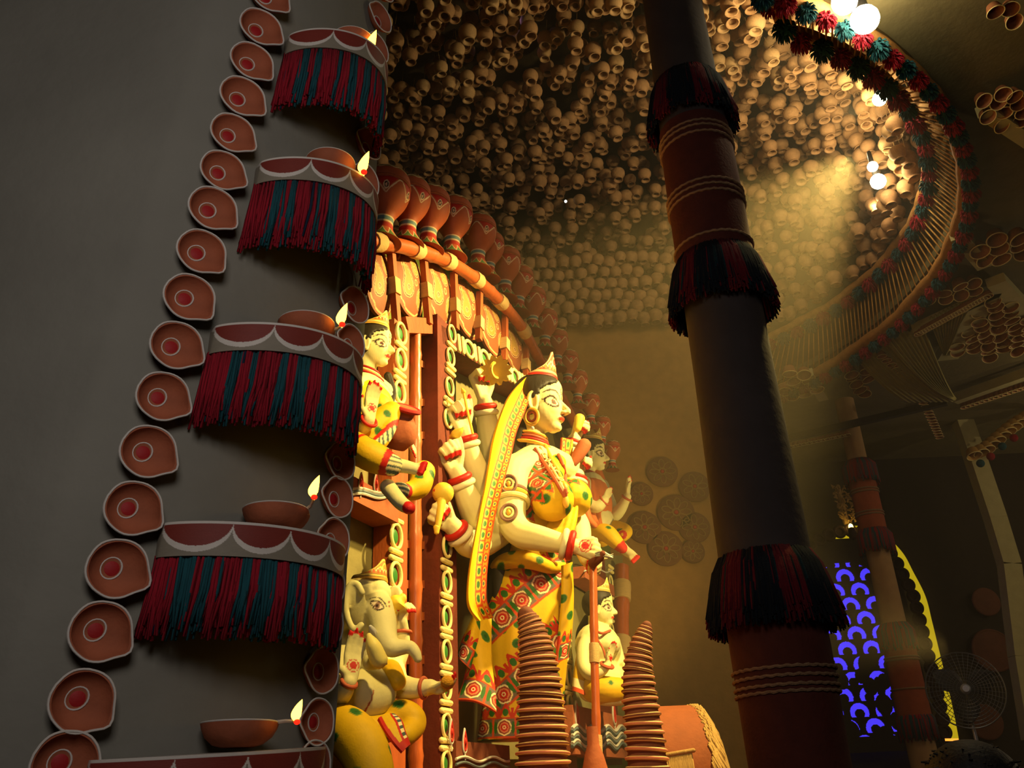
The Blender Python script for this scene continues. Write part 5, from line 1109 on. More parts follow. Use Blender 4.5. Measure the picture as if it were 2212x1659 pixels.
# the steep lower part of the dome needs more rows
for lv in range(9):
    t = .05+.085*lv; R_ = (DR-.25)*math.cos(t); z0 = ZU+.2+DHT*math.sin(t)-.1; n = int(2*PI*R_/.155)
    for q in range(n):
        a = 2*PI*(q+.5*(lv % 2))/n+rng.uniform(-.01, .01); 
        if math.sin(a) < -.55: continue
        q_ = upt(a, R_-rng.uniform(0, .25), z0-rng.uniform(0, .1))
        if q_[1] > 9.5 and q_[2] < 7.5 and q_[0] < 3.1: continue
        cand.append(tuple(q_))
for lv in range(6):
    for q in range(56): cand.append((-5+.145*q+.08*(lv % 2), 9.62-rng.uniform(.0, .1)-.0*lv, 6.95+.17*lv+rng.uniform(-.04, .04)))
sel = []
cell = {}
for p in cand:
    key = tuple(int(v//.14) for v in p); ok = True
    for dx in (-1, 0, 1):
        for dy in (-1, 0, 1):
            for dz in (-1, 0, 1):
                for q in cell.get((key[0]+dx, key[1]+dy, key[2]+dz), ()):
                    if (q[0]-p[0])**2+(q[1]-p[1])**2+(q[2]-p[2])**2 < .134**2: ok = False
    if ok:
        cell.setdefault(key, []).append(p); sel.append(p)
def vis(p):
    x, y = proj(p); return 800 < x < 2050 and -40 < y < 760
A = [p for p in sel if vis(p)]; Bk = [p for p in sel if not vis(p)]
A.sort(key=lambda p: np.linalg.norm(np.array(p)-CAM))
first = [True, True]
def potM(p, s): 
    a = rng.random()*6.28; c, s_ = math.cos(a), math.sin(a); tx, ty = rng.uniform(-.16, .16), rng.uniform(-.16, .16); z = nrm((tx, ty, 1)); x = nrm(np.cross((s_, c, 0), z)); y = np.cross(z, x); return m4(p, x, y, z, s)
for i, p in enumerate(A[:300]):
    w = 0 if rng.random() < .6 else 1; M = potM(p, rng.uniform(.155, .185))
    if first[w]: protos[w].matrix_world = M; first[w] = False
    else: dup(protos[w], M)
rest = A[300:]+[p for p in Bk if rng.random() < .5]
b = MB(); me0 = protos[0].children[0].data; V0 = np.zeros(len(me0.vertices)*3); me0.vertices.foreach_get('co', V0); V0 = V0.reshape(-1, 3); F0 = [tuple(p.vertices) for p in me0.polygons]
for p in rest:
    M = np.array(potM(p, rng.uniform(.155, .185))); b.add(V0@M[:3, :3].T+M[:3, 3], F0)
o = obj('hanging_pots', b, PB, sharp=None); tag(o, 'mass of small clay pots hung farther away under the dome', 'pots', None, 'stuff')
b = MB()
for p in rest: b.tube([np.array(p)+ZV*.08, np.array(p)+ZV*.5], .0035, 4)
# lower and upper rings
RING = mat('ring_cane', (172, 122, 62), .8, .5, 60, .25)
def lpt(t, R_, z): return np.array([RC[0]+R_*math.cos(t), RC[1]+R_*math.sin(t), z])
def ring(pf, R_, z, r, m, name, lab):
    b = MB(); n = 200; Q = [pf(t, R_, z+.01*math.sin(23*t)) for t in PI*.55+np.arange(n)*2*PI/n]; Q = [q for q in Q if not hid(q[0], q[1])]; b.tube(Q, [r*(1+.12*math.sin(k*2.1)) for k in range(len(Q))], 10); o = obj(name, b, m); tag(o, lab, 'ring'); return o
ring(lpt, RR, ZR, .06, RING, 'cane_ring', 'wide cane-bound lower ring of the round ceiling opening, hung with pompons'); ring(upt, RU, ZU, .05, RING, 'cane_ring', 'smaller upper ring under the pot dome, strung to the lower ring')
# taut strings: one object per string would be hundreds too thin to single out: a curtain
ST_ = MB()
for k in range(300):
    t = 2*PI*k/300; t2 = t+.03*math.sin(9*t)
    u_, l_ = upt(t, RU, ZU), lpt(t2, RR, ZR)
    if hid(u_[0], u_[1]) or hid(l_[0], l_[1]): continue
    ST_.tube([u_, l_], .0075, 5)
o = obj('string_curtain', ST_, mat('jute_string', (196, 146, 74), .9, .3, 100, .2), sharp=None); tag(o, 'curtain of taut jute strings stretched between the two ceiling rings', 'strings', None, 'stuff')
def pom_proto(m, lab, grp):
    t = thing('yarn_pompon', None, lab, 'pompon', grp, Matrix()); b = MB(); b.ell((0, 0, 0), (.6, .6, .6), n=12, k=8)
    for k in range(110):
        u = rng.uniform(-1, 1); a = rng.random()*6.28; q = math.sqrt(1-u*u); d = np.array([q*math.cos(a), q*math.sin(a), u]); e = d*1.0+np.array([0, 0, -.35]); b.tube([d*.5, d*.85+np.array([0, 0, -.1]), e], [.09, .08, .02], 4)
    obj('yarn_tuft', b, m, t, sharp=None); b = MB(); b.tube([(0, 0, .5), (0, 0, 1.0)], .05, 5); obj('tie', b, JUTE, t); return t
def poms(pf, R_, z, n, which, s, filt):
    pr = [pom_proto(YARN_R, f'small red yarn pompon hanging from the {which} ceiling ring', f'red pompons on the {which} ring'), pom_proto(YARN_G, f'small teal yarn pompon hanging from the {which} ceiling ring', f'teal pompons on the {which} ring')]
    fst = [True, True]
    for k in range(n):
        a = 2*PI*k/n; p = pf(a, R_, z); x, y = proj(p)
        if not filt(x, y, a) or hid(p[0], p[1]): continue
        M = m4(p, (1, 0, 0), (0, 1, 0), ZV, s*rng.uniform(.9, 1.1)); w = k % 2
        if fst[w]: pr[w].matrix_world = M; fst[w] = False
        else: dup(pr[w], M)
ok = lambda x, y, a: 1600 < x < 2250 and -60 < y < 900
poms(lpt, RR+.02, ZR-.10, 150, 'lower', .075, ok); poms(upt, RU, ZU-.10, 96, 'upper', .09, ok)
# lamps on the inner rim
BULB = mat('bulb_glow', (255, 236, 190), emit=60)
LAMPS = [(1868, 42, 6.08, .092), (1824, 4, 6.08, .08), (1897, 392, 6.95, .075), (1900, 214, 6.95, .06), (1885, 360, 7.0, .05)]
for i, (x, y, z, r) in enumerate(LAMPS):
    p = atz(x, y, z); T = thing('flood_lamp', p, ['very bright round lamp at the top, largest of the dome lamps', 'bright lamp cut by the top edge of the photo', 'glaring lamp low on the right rim of the pot dome', 'bright lamp half hidden between the upper pompons', 'small bright lamp just above the glaring one on the right rim'][i], 'lamp')
    b = MB(); b.ell(p, r); obj('bulb', b, BULB, T); b = MB(); b.cap_tube([p+ZV*r*.8, p+ZV*(r+.12)], [r*.5, r*.4], 12); obj('socket', b, mat('lamp_black', (30, 28, 26), .5), T)
# ================================================================== right-hand hall
def Z(x, y, z=ZR): return atz(x, y, z)
BM = BEAMM
def cbeam(A, B, hw, hh, lab, m=BM, name='ceiling_beam'):
    b = MB(); b.bar(A, B, hw, hh, np.cross(nrm(B-A), ZV)); o = obj(name, b, m, smooth=False); return tag(o, lab, 'beam')
zc = ZR-.02
K = Z(2065, 862, zc-.2)
cbeam(Z(2062, 862, zc), Z(2260, 792, zc), .06, .06, 'pale cloth-wrapped beam running right from the slim post head')
cbeam(Z(2045, 770, zc), Z(2135, 628, zc), .12, .05, 'broad pale diagonal strut of the ceiling star, left of the cup field')
cbeam(Z(1975, 712, zc), Z(2150, 630, zc), .05, .05, 'dim narrow beam edged with cups, left side of the ceiling star')
cbeam(Z(2150, 605, zc), Z(2240, 700, zc), .09, .05, 'pale beam with cups crossing the right edge of the photo')
cbeam(Z(2068, 505, zc), Z(2125, 570, zc), .07, .05, 'short pale beam right of the large ceiling ring')
cbeam(Z(2125, 235, zc), Z(2230, 305, zc), .06, .05, 'pale beam at the upper right beside lit cup rims')
cbeam(Z(1745, 805, zc), Z(1778, 858, zc), .06, .05, 'short pale beam beside the cups behind the big column')
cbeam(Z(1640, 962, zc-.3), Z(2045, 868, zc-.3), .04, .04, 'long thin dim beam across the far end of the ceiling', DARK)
# slim leaning post
T = thing('slim_post', (6.6, 12.0, 0), 'slim pale wooden post carrying the ceiling beams at the far right', 'post'); b = MB()
Pp = [at(2062, 862, 12.0), at(2105, 985, 12.0), at(2150, 1120, 12.0), at(2180, 1220, 12.0), at(2205, 1420, 12.0), at(2235, 1600, 12.0)]
for i in range(len(Pp)-1): b.bar(Pp[i], Pp[i+1], .12, .1, (1, 0, 0))
obj('post_shaft', b, BM, T, smooth=False)
# pleated fabric cones between ring and post
PLT = mat('pleated_cloth', (170, 160, 96), .9, .3, 30, .15)
def cloth(P, Q, lab, sag=.25, n=36):
    b = MB(); G = []
    for i in range(n+1):
        u = i/n; row = []
        for j in range(13):
            v = j/12; p = np.array(P[0])*(1-u)*(1-v)+np.array(P[1])*u*(1-v)+np.array(Q[0])*(1-u)*v+np.array(Q[1])*u*v; p = p-ZV*sag*math.sin(PI*v)*.6+ZV*.03*math.sin(u*n*PI/2*1.0)*(1-v*.8); row.append(p)
        G.append(row)
    b.grid(G); o = obj('draped_cloth', b, PLT, sharp=None); md = o.modifiers.new('thick', 'SOLIDIFY'); md.thickness = .015; tag(o, lab, 'cloth')
cloth((Z(1905, 725, zc), Z(2000, 715, zc)), (Z(2062, 865, zc-.35), Z(2064, 862, zc-.3)), 'pleated pale cloth drawn from the ring to the slim post head')
cloth((Z(1850, 775, zc), Z(1915, 735, zc)), (Z(1955, 870, zc-.3), Z(2060, 868, zc-.35)), 'dim draped cloth left of the pleated cloth, below the ring', .1)
cloth((Z(2010, 690, zc), Z(2090, 650, zc)), (Z(2040, 765, zc-.1), Z(2042, 768, zc-.1)), 'dark grey-green cloth triangle inside the ceiling star', .05)
# fields of clay cups, rims down
CUPD = mat('small_cup_clay', (156, 98, 60), .75, .2, 60, .3)
def cup_proto(m, lab, grp):
    t = thing('ceiling_cup', None, lab, 'clay cup', grp, Matrix()); b = MB(); b.lathe([(.0, .6), (.3, .6), (.36, .55), (.48, .1), (.52, 0), (.47, 0), (.42, .1), (.3, .5), (0, .52)], n=20); obj('cup_body', b, m, t)
    b = MB(); b.torus((0, 0, .0), ZV, .5, .03, 20, 6); obj('cup_rim', b, CREAM, t); return t
def field(poly, sp, s, desc, z=zc-.05, tilt=.25, jit=.3):
    pr = cup_proto(CUPD, f'clay cup on the ceiling, {desc}', f'ceiling cups, {desc}'); fst = True
    P = np.array([Z(x, y, z)[:2] for x, y in poly]); lo, hi = P.min(0), P.max(0); cnt = 0; r = random.Random(int(poly[0][0]*7+poly[0][1]))
    j = 0; y = lo[1]
    while y < hi[1]:
        x = lo[0]+(sp*.5 if j % 2 else 0)
        while x < hi[0]:
            ins = False; k = len(P)
            for i in range(k):
                a, c = P[i], P[(i+1) % k]
                if (a[1] > y) != (c[1] > y) and x < (c[0]-a[0])*(y-a[1])/(c[1]-a[1])+a[0]: ins = not ins
            if ins:
                zz = nrm((r.uniform(-tilt, tilt), r.uniform(-tilt, tilt)+.25, 1)); xx = nrm(np.cross((0, 1, 0), zz)); yy = np.cross(zz, xx); M = m4((x+r.uniform(-.02, .02), y+r.uniform(-.02, .02), z+r.uniform(-.04, .02)), xx, yy, zz, s)
                if fst: pr.matrix_world = M; fst = False
                else: dup(pr, M)
                cnt += 1
            x += sp
        y += sp*.85; j += 1
    if fst:
        for c in list(pr.children): bpy.data.objects.remove(c)
        bpy.data.objects.remove(pr)
    return cnt
n_ = 0
n_ += field([(2055, 765), (2140, 632), (2230, 690), (2230, 745), (2150, 770)], .175, .17, 'in the triangle of the ceiling star')
n_ += field([(2095, 215), (2225, 175), (2225, 290), (2150, 268)], .13, .12, 'at the upper right by the pale beam')
n_ += field([(2085, 525), (2225, 490), (2225, 560), (2130, 570)], .19, .18, 'right of the large ring, above the star')
n_ += field([(1690, 800), (1760, 790), (1775, 858), (1690, 868)], .2, .17, 'left of the far column head')
n_ += field([(1822, 800), (1890, 790), (1880, 858), (1828, 852)], .2, .17, 'right of the far column head')
n_ += field([(2000, 640), (2050, 610), (2110, 600), (2120, 628), (2020, 668)], .17, .15, 'in the strip beside the lower ring')
n_ += field([(2090, 0), (2225, -10), (2225, 60), (2110, 40)], .13, .11, 'in the top right corner')
def row_cups(P, n, s, desc, up=(0, 0, 1), m=CUPD):
    pr = cup_proto(m, f'small clay cup in the row {desc}', f'row of cups {desc}'); P = catmull([np.array(p) for p in P], 12); d = np.cumsum([0]+[np.linalg.norm(P[i+1]-P[i]) for i in range(len(P)-1)]); P = np.array(P)
    for i in range(n):
        t = d[-1]*i/(n-1); p = np.array([np.interp(t, d, P[:, k]) for k in range(3)]); z = nrm(up); x = nrm(np.cross((0, 1, .3), z)); y = np.cross(z, x); M = m4(p, x, y, z, s)
        if i == 0: pr.matrix_world = M
        else: dup(pr, M)
row_cups([Z(1905, 770, zc-.1), Z(1960, 820, zc-.2), Z(2000, 880, zc-.3), Z(2030, 945, zc-.3)], 24, .11, 'hanging down past the draped cloth')
row_cups([Z(1985, 722, zc-.08), Z(2135, 640, zc-.08)], 26, .1, 'along the narrow star beam')
row_cups([Z(2085, 880, zc-.1), Z(2240, 830, zc-.1)], 16, .12, 'under the beam at the right edge')
row_cups([Z(1640, 980, zc-.5), Z(1830, 940, zc-.5)], 20, .09, 'under the long thin far beam')
# ---- far column
FX = 4.50; FY = 11.0
def fz(py, x=1880): return at(x, py, FY-.2)[2]
T = thing('round_column', (FX, FY, 0), 'far slim round column banded in rust and cream cloth, before the lit screen', 'column')
CC = mat('column_cream_cloth', (176, 140, 96), .9, .2, 30, .15); RC_ = mat('column_rust_cloth_far', (158, 76, 46), .9, .2, 40, .2)
FXs = lambda py: FX
def fseg(nm, p0, p1, r, m):
    b = MB(); z0, z1 = (0 if p0 is None else fz(p0)), fz(p1); b.lathe([(r, z0), (r*.99, (z0+z1)/2), (r*.97, z1)], (FX, FY, 0), ZV, 32); return obj(nm, b, m, T)
fseg('cream_shaft', None, 1560, .165, CC); fseg('rust_sleeve', 1560, 1355, .19, RC_); fseg('cream_shaft', 1355, 1170, .145, CC); fseg('rust_sleeve', 1170, 1010, .17, RC_); fseg('cream_shaft', 1010, 690, .125, CC)
def fcol(py, L):
    f = MB(); z = fz(py)
    for k in range(240):
        a = random.random()*2*PI; d = np.array([math.cos(a), math.sin(a), 0]); q = np.array([FX, FY, z]); l = L*random.uniform(.8, 1.1); f.tube([q+d*.15, q+d*.20-ZV*l*.3, q+d*.215-ZV*l], [.015, .02, .008], 4, random.choice((0, 1)))
    o = obj('fringe_collar', f, [YARN_R, YARN_G], T, sharp=None); o['kind'] = 'stuff'
fcol(985, .3); fcol(1135, .3); fcol(1345, .3); fcol(1540, .3)
for py in (1050, 1056, 1100, 1106, 1420, 1426, 1490):
    b = MB(); b.torus((FX, FY, fz(py)), ZV, .172 if py < 1200 else .192, .012, 36, 6); obj('rope_band', b, ROPE, T)
# ---- lit pierced screen (fish-scale pattern) in an arched opening
SCR = at(1860, 1400, 13.2); YS = 13.2
T = thing('pierced_screen', at(1860, 1600, YS), 'arched dark screen with violet-lit fish-scale cut-outs behind the far column', 'screen')
VIO = mat('violet_light_panel', (78, 60, 255), emit=1.0); SCD = mat('screen_board', (40, 30, 28), .8)
L_, R_ = at(1776, 1400, YS)[0], at(1944, 1400, YS)[0]; Zt, Zb = at(1845, 1212, YS)[2], at(1860, 1592, YS)[2]
cx_ = (L_+R_)/2; hw = (R_-L_)/2
lean = lambda z: 0.0
b = MB(); b.box(((L_+R_)/2, YS+.10, (Zt+Zb)/2), (hw+.02, .01, (Zt-Zb)/2)); obj('light_panel', b, VIO, T, smooth=False)
# board made of a fine grid with the scale-shaped holes left out
n1, n2 = 190, 400; xs = np.linspace(L_-.3, R_+.25, n1+1); zs_ = np.linspace(Zb-.2, Zt+.35, n2+1)
X, Zg = np.meshgrid((xs[:-1]+xs[1:])/2, (zs_[:-1]+zs_[1:])/2, indexing='ij'); cw = .36; rh = .21; hole = np.zeros_like(X, bool)
rowi = np.floor((Zg-Zb)/rh).astype(int)
for dr in (-1, 0, 1):
    rr_ = rowi+dr; off = (rr_ % 2)*cw/2; u = ((X-L_+off) % cw)-cw/2; w = Zg-(Zb+(rr_+.5)*rh); d = np.hypot(u, w*1.05)
    hole |= (d < .138) & (np.hypot(u, w+.015) > .064) & (w > -.055) & ((np.abs(u) > .04) | (w > 0))
blk = np.zeros_like(hole); 
above = np.zeros_like(hole)
for dr in (0,):
    pass
rr_ = rowi-1; off = (rr_ % 2)*cw/2
u2 = ((X-L_+((rowi) % 2)*cw/2) % cw)-cw/2
arch_z = Zt-hw*1.0; inside = (np.abs(X-cx_) < hw) & ((Zg < arch_z) | (np.hypot(X-cx_, (Zg-arch_z)) < hw)) & (Zg > Zb)
hole &= inside
# torn and blocked cut-outs in the lower part
rs = np.random.RandomState(4)
for k in range(15):
    ax_, az_ = rs.uniform(L_, R_), rs.uniform(Zb, Zb+(Zt-Zb)*.42); ra = rs.uniform(.07, .14); hole &= ~(np.hypot(X-ax_, (Zg-az_)*.8) < ra)
b = MB(); vid = {}; V = []; Fc = []
def vi_(i, j):
    if (i, j) not in vid: vid[(i, j)] = len(V); V.append((xs[i], YS, zs_[j]))
    return vid[(i, j)]
j0 = None
for i in range(n1):
    for j in range(n2):
        if not hole[i, j]: Fc.append((vi_(i, j), vi_(i+1, j), vi_(i+1, j+1), vi_(i, j+1)))
b.add(V, Fc); o = obj('pierced_board', b, SCD, T, smooth=False); md = o.modifiers.new('thick', 'SOLIDIFY'); md.thickness = .03
# ---- arch of dark rings lit from behind with yellow
T = thing('lamp_strip_arch', at(1900, 1600, 13.45), 'yellow glowing arch strip behind the row of dark clay rings', 'light strip')
A = [(1737, 1215), (1752, 1190), (1775, 1172), (1805, 1158), (1838, 1150), (1870, 1152), (1905, 1168), (1938, 1200), (1960, 1240), (1985, 1290), (1998, 1340), (2010, 1390), (2022, 1440), (2034, 1490), (2046, 1545), (2058, 1610)]
CP = catmull([at(x, y, 13.3) for x, y in A], 10); b = MB()
for i in range(len(CP)-1):
    pass
Gs = []
for i, p in enumerate(CP):
    t = nrm(CP[min(i+1, len(CP)-1)]-CP[max(i-1, 0)]); n__ = nrm(np.cross(t, (0, 1, 0))); Gs.append([p+n__*.10, p-n__*.10, p-n__*.10+np.array([0, .02, 0]), p+n__*.10+np.array([0, .02, 0])])
b.grid(Gs, cv_=True); obj('glow_strip', b, mat('yellow_glow', (196, 168, 22), emit=.9), T, smooth=False)
RG = mat('ring_dark_clay', (58, 38, 30), .8, .2, 60); pr = thing('clay_ring', None, 'x', 'clay ring', 'dark clay rings along the glowing arch', Matrix()); pr['label'] = 'dark round clay ring in the yellow-lit arch around the pierced screen'
b = MB(); b.torus((0, 0, 0), (0, 1, 0), .36, .13, 24, 8); obj('rim', b, RG, pr); b = MB(); b.lathe([(0, 0), (.3, 0), (.34, .05), (.3, .12), (0, .14)], (0, 0, 0), (0, 1, 0), 20); obj('bowl_bottom', b, RG, pr)
d = np.cumsum([0]+[np.linalg.norm(CP[i+1]-CP[i]) for i in range(len(CP)-1)]); CPa = np.array(CP); n = 27
for i in range(n):
    t = d[-1]*i/(n-1); p = np.array([np.interp(t, d, CPa[:, k]) for k in range(3)])-np.array([.05, .1, 0]); M = m4(p+np.array([-.07, 0, 0]), (1, 0, 0), (0, 1, 0), ZV, .215)
    if i == 0: pr.matrix_world = M
    else: dup(pr, M)
# patterned uplight above the arch
T = thing('wall_uplight', at(1838, 1142, 13.2), 'small yellow uplight at the top of the ringed arch, lighting a woven tassel', 'lamp')
b = MB(); p = at(1838, 1138, 13.1); b.ell(p, (.035, .03, .05)); obj('bulb', b, mat('warm_bulb', (255, 214, 90), emit=14), T)
b = MB(); b.cap_tube([p-ZV*.05, p-ZV*.15], [.05, .06], 10); obj('lamp_holder', b, RG, T)
b = MB(); tz = at(1832, 1052, 13.25)[2]; bz = at(1836, 1128, 13.25)[2]
for k in range(120):
    t = random.random(); a = random.random()*6.28; q = np.array([p[0]+.03-.04*t, 13.2, bz+(tz-bz)*t])+np.array([math.cos(a)*.09*(1.1-.3*abs(t-.4)), math.sin(a)*.05, 0]); b.tube([q, q+np.array([math.cos(a)*.05, -.02, random.uniform(-.04, .04)])], [.018, .008], 5)
b.cap_tube([np.array([p[0], 13.25, bz]), np.array([p[0]-.02, 13.25, tz])], [.05, .05], 8)
tag(obj('woven_tassel', b, mat('tassel_straw', (190, 150, 90), .9)), 'shaggy straw tassel on the far wall, lit from below by the uplight', 'tassel')
# ---- painted flower discs on the back wall
FLB = mat('disc_maroon', (116, 70, 44), .85, .2, 40, .2); FLW = mat('disc_cream_line', (140, 106, 62), .8)
for i, (x, y, r, pl, w) in enumerate([(1430, 1020, 34, 8, 'topmost of the cluster'), (1385, 1068, 26, 8, 'left of the cluster'), (1500, 1052, 34, 7, 'upper right of the cluster'), (1392, 1140, 36, 8, 'lower left of the cluster'), (1460, 1108, 40, 9, 'centre of the cluster'), (1438, 1186, 38, 8, 'lowest of the cluster'), (1500, 1140, 34, 8, 'right of the cluster'), (1496, 1192, 26, 7, 'lower right of the cluster')]):
    p = at(x, y, 9.71); s = mpp(p); T = thing('flower_disc', p, f'dim painted clay flower disc on the back wall, {w}', 'wall disc', 'painted flower discs on the back wall'); R_ = r*s
    b = MB(); b.lathe([(0, .03), (R_*.9, .03), (R_, .015), (R_, 0), (0, 0)], p, (0, -1, 0), 36); obj('disc', b, FLB, T)
    b = MB()
    for k in range(pl):
        a = 2*PI*k/pl; c = p+np.array([math.cos(a)*R_*.5, -.032, math.sin(a)*R_*.5]); b.tube([c+np.array([(math.cos(a)*math.cos(t)*.3-math.sin(a)*math.sin(t)*.17)*R_, 0, (math.sin(a)*math.cos(t)*.3+math.cos(a)*math.sin(t)*.17)*R_]) for t in np.arange(14)*2*PI/14], R_*.035, 5, closed=True)
    b.torus(p+np.array([0, -.032, 0]), (0, 1, 0), R_*.18, R_*.04, 18, 6); obj('painted_petals', b, FLW, T)
    b = MB(); b.ell(p+np.array([0, -.03, 0]), (R_*.12, .01, R_*.12)); obj('red_centre', b, REDP, T)
# faint circular wall plates on the far dark wall
for i, (x, y, r, w) in enumerate([(2145, 1405, 42, 'behind the standing fan'), (2130, 1560, 34, 'below the fan'), (2130, 1300, 28, 'above the fan'), (2135, 780, 24, 'right of the slim post head'), (2090, 828, 20, 'just above the beam by the post'), (2150, 830, 18, 'under the cup triangle'), (1700, 905, 24, 'right of the big column')]):
    p = at(x, y, 13.4); s = mpp(p); b = MB(); b.torus(p, (0, 1, 0), r*s, r*s*.09, 36, 8); b.torus(p, (0, 1, 0), r*s*.55, r*s*.06, 30, 8); b.lathe([(0, .0), (r*s, .0), (r*s, .02), (0, .04)], p, (0, -1, 0), 36)
    tag(obj('wall_plate', b, mat('wall_plate_clay', (104, 60, 40), .8, .2, 40, .2)), f'dim round ringed plate on the far dark wall, {w}', 'wall plate')
# arched garland with red/teal pompons at the right edge
P = [at(2105, 985, 11.5), at(2130, 975, 11.5), at(2160, 950, 11.5), at(2190, 925, 11.5), at(2230, 900, 11.5)]
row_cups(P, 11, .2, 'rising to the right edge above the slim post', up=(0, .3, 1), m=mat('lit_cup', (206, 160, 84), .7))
for i, (x, y) in enumerate([(2118, 995), (2140, 980), (2165, 958), (2190, 940)]):
    b = MB(); p = at(x, y+6, 11.45); b.ell(p, .055); tag(obj('yarn_pompon', b, YARN_R if i % 2 else YARN_G), f'small {"red" if i % 2 else "teal"} pompon under the cup row at the right edge, {ORD[i]} from the left', 'pompon')
# ---- pedestal fan
FM = mat('fan_grey_metal', (120, 122, 130), .4, 0, 30, .1, metal=.5); Yf = 9.0; c = at(2085, 1490, Yf); s = mpp(c); R_ = 78*s
T = thing('pedestal_fan', (c[0], c[1], 0), 'standing pedestal fan with round wire guard at the lower right', 'fan')
ax = nrm((-.35, -1, .05)); fa, fb = frame(ax)
b = MB()
for k in range(11): b.torus(c+ax*.05*(1-(k/10)**2), ax, R_*(.14+.86*k/10), .003 if k < 10 else .007, 48, 4)
for k in range(40):
    a = 2*PI*k/40; d = fa*math.cos(a)+fb*math.sin(a); b.tube([c+ax*.06+d*R_*.12, c+ax*.05+d*R_*.6, c+d*R_], .0025, 4)
obj('wire_guard', b, FM, T); b = MB(); b.lathe([(0, .03), (.03, .03), (.045, .01), (.05, -.02), (0, -.02)], c+ax*.06, ax, 24); b.torus(c+ax*.07, ax, .03, .006, 20, 6); obj('hub_badge', b, mat('fan_silver', (190, 192, 205), .3, 0, 30, .05, metal=.4), T)
for k in range(3):
    a = 2*PI*k/3+.4; b = MB(); G = []
    for i in range(8):
        r = R_*(.12+.76*i/7); w = .03+.11*math.sin(PI*min(i/7*.9+.1, 1)); row = []
        for j in range(5):
            v = j/4-.5; row.append(c+(fa*math.cos(a)+fb*math.sin(a))*r+(-fa*math.sin(a)+fb*math.cos(a))*w*v*1.6+ax*(v*.05))
        G.append(row)
    b.grid(G); o = obj('blade', b, mat('fan_blade', (60, 62, 70), .5), T); md = o.modifiers.new('t', 'SOLIDIFY'); md.thickness = .003
b = MB(); b.cap_tube([c-ax*.05, c-ax*.22], [.07, .05], 16); obj('motor', b, mat('fan_dark', (46, 46, 52), .5), T)
b = MB(); b.tube([c-ax*.12, np.array([c[0]-ax[0]*.12, c[1]-ax[1]*.12, .06])], .018, 12); obj('pole', b, mat('fan_silver', (190, 192, 205), .3), T); b = MB(); b.lathe([(0, .08), (.06, .07), (.2, .03), (.22, 0), (0, 0)], (c[0]-ax[0]*.12, c[1]-ax[1]*.12, 0), ZV, 32); obj('base', b, mat('fan_dark', (46, 46, 52), .5), T)
# ---- tiny indicator lights, plus glowing balls added for dome gaps onto outside light
for x, y, Y, col, nm in ((1713, 1021, 12.9, (255, 40, 30), 'red'), (1852, 765, 9.9, (90, 70, 255), 'blue'), (2055, 720, 9.9, (90, 70, 255), 'violet'), (1728, 1110, 12.9, (200, 20, 20), 'dim red'), (1108, 43, 6.6, (190, 160, 255), 'pale violet'), (1222, 435, 9.0, (255, 250, 235), 'white')):
    b = MB(); p = at(x, y, Y); b.ell(p, {'dim red': 1.6, 'pale violet': 7, 'white': 3}.get(nm, 2.6)*mpp(p)); 
    tag(obj('light_speck', b, mat('glow_speck_'+nm.replace(' ', '_'), col, emit=5 if nm != 'dim red' else 1.5)), f'tiny glowing {nm} light {"from an outside gap among the pots of the dome" if nm in ("pale violet", "white") else "on the right side of the hall"}', 'light')
b = MB(); b.bar(at(2042, 1598, 12.6), at(2070, 1598, 12.6), .01, .015, (0, 1, 0)); tag(obj('light_tube', b, mat('amber_tube', (255, 150, 50), emit=2.0)), 'short glowing amber tube low at the foot of the ringed arch', 'light')
# ================================================================== light
def spot(name, loc, tgt, col, power, size=60, blend=.4, rad=.06):
    l = bpy.data.lights.new(name, 'SPOT'); l.color = col; l.energy = power; l.spot_size = math.radians(size); l.spot_blend = blend; l.shadow_soft_size = rad
    o = bpy.data.objects.new(name, l); COL.objects.link(o); d = Vector(tgt)-Vector(loc); o.location = loc; o.rotation_euler = d.to_track_quat('-Z', 'Y').to_euler(); return o
def area(name, loc, tgt, col, power, size):
    l = bpy.data.lights.new(name, 'AREA'); l.color = col; l.energy = power; l.size = size
    o = bpy.data.objects.new(name, l); COL.objects.link(o); d = Vector(tgt)-Vector(loc); o.location = loc; o.rotation_euler = d.to_track_quat('-Z', 'Y').to_euler(); return o
def point(name, loc, col, power, rad=.05):
    l = bpy.data.lights.new(name, 'POINT'); l.color = col; l.energy = power; l.shadow_soft_size = rad
    o = bpy.data.objects.new(name, l); COL.objects.link(o); o.location = loc; return o
YEL = (1, .72, .22)
spot('stage_spotlight', (2.3, 4.6, 5.3), (.05, 5.3, 3.3), YEL, 1700, 80, .5, .09)
spot('stage_spotlight', (.5, 2.5, 4.1), (-.6, 4.3, 2.75), YEL, 290, 72, .5, .08)
spot('stage_spotlight', (2.9, 6.3, 2.4), (1.3, 7.9, 3.4), YEL, 230, 66, .7, .1)
area('room_light', (-.1, -.4, 3.3), (-1.0, 2.6, 2.9), (1, .9, .84), 24, 1.0)
point('hall_light', (9.6, 8.0, 4.4), (1, .74, .42), 95, .1)
point('hall_light', (6.9, 9.4, 5.55), (1, .74, .42), 9, .08)  # extra point added near the ceiling cups to brighten their rims
point('hall_light', (9.5, 11.8, 5.2), (1, .74, .42), 26, .1)
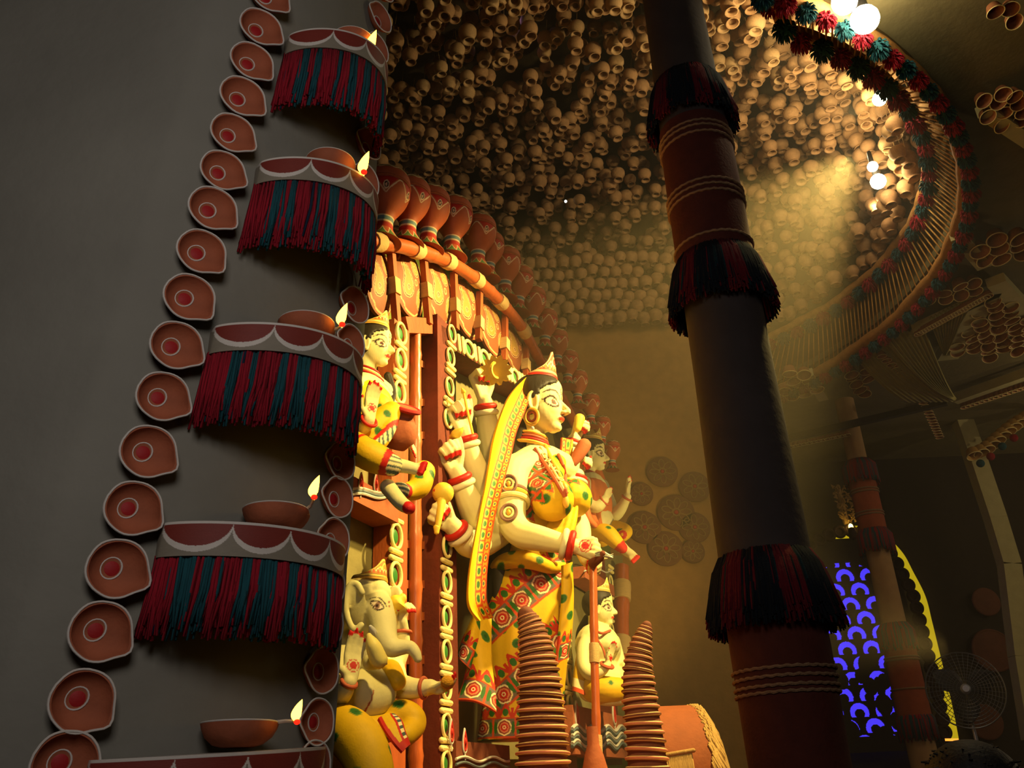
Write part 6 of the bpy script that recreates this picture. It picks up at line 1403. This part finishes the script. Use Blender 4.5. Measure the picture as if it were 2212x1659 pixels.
for (x, y, z), pw in zip(((1790, 110, 7.0), (1850, 250, 7.05), (1893, 380, 7.0), (1640, 60, 7.6)), (74, 60, 60, 5)):  # the last, weakest spot is an added fill, not a real lamp
    q = atz(x, y, z); spot('dome_light', [float(v) for v in q], [float(v) for v in q+np.array([-.6, .5, 1.3])], (1, .80, .42), pw, 150, .5, .05)
for x, y, z in ((1868, 42, 5.95), (1824, 4, 5.95)): point('dome_light', [float(v) for v in atz(x, y, z)], (1, .8, .45), 2, .05)
for x, y, z in ((1885, 225, 7.1), (1850, 345, 7.25), (1888, 445, 7.1), (1760, 120, 7.3)): point('dome_light', [float(v) for v in atz(x, y, z)], (1, .8, .45), 7, .05)  # bulbless points added to brighten the pots by the rim lamps
w = bpy.data.worlds.new('world'); SC.world = w; w.use_nodes = True
w.node_tree.nodes['Background'].inputs[0].default_value = (.30, .22, .13, 1); w.node_tree.nodes['Background'].inputs[1].default_value = .02
SC.view_settings.view_transform = 'Standard'; SC.view_settings.look = 'None'; SC.view_settings.exposure = 0; SC.view_settings.gamma = 1
SC.view_settings.use_curve_mapping = False
SC.cycles.max_bounces = 4; SC.cycles.diffuse_bounces = 2; SC.cycles.glossy_bounces = 2; SC.cycles.transmission_bounces = 2; SC.cycles.volume_bounces = 0
SC.cycles.use_denoising = True; SC.cycles.use_adaptive_sampling = True; SC.cycles.adaptive_threshold = .06; SC.cycles.time_limit = 1150; SC.cycles.sample_clamp_indirect = 4; SC.cycles.caustics_reflective = False; SC.cycles.caustics_refractive = False

if 1:
    hz = bpy.data.materials.new('warm_haze'); hz.use_nodes = True; nt = hz.node_tree; nt.nodes.clear(); o_ = nt.nodes.new('ShaderNodeOutputMaterial'); v = nt.nodes.new('ShaderNodeVolumeScatter')
    v.inputs['Density'].default_value = .022; v.inputs['Color'].default_value = (1, .86, .62, 1); v.inputs['Anisotropy'].default_value = .3; nt.links.new(v.outputs[0], o_.inputs['Volume'])
    b = MB(); b.box((1.6, 7.1, 4.9), (3.3, 2.5, 3.35)); o = obj('haze', b, hz, smooth=False); tag(o, 'thin warm haze hanging under the dome around the idols', 'haze', None, 'stuff')
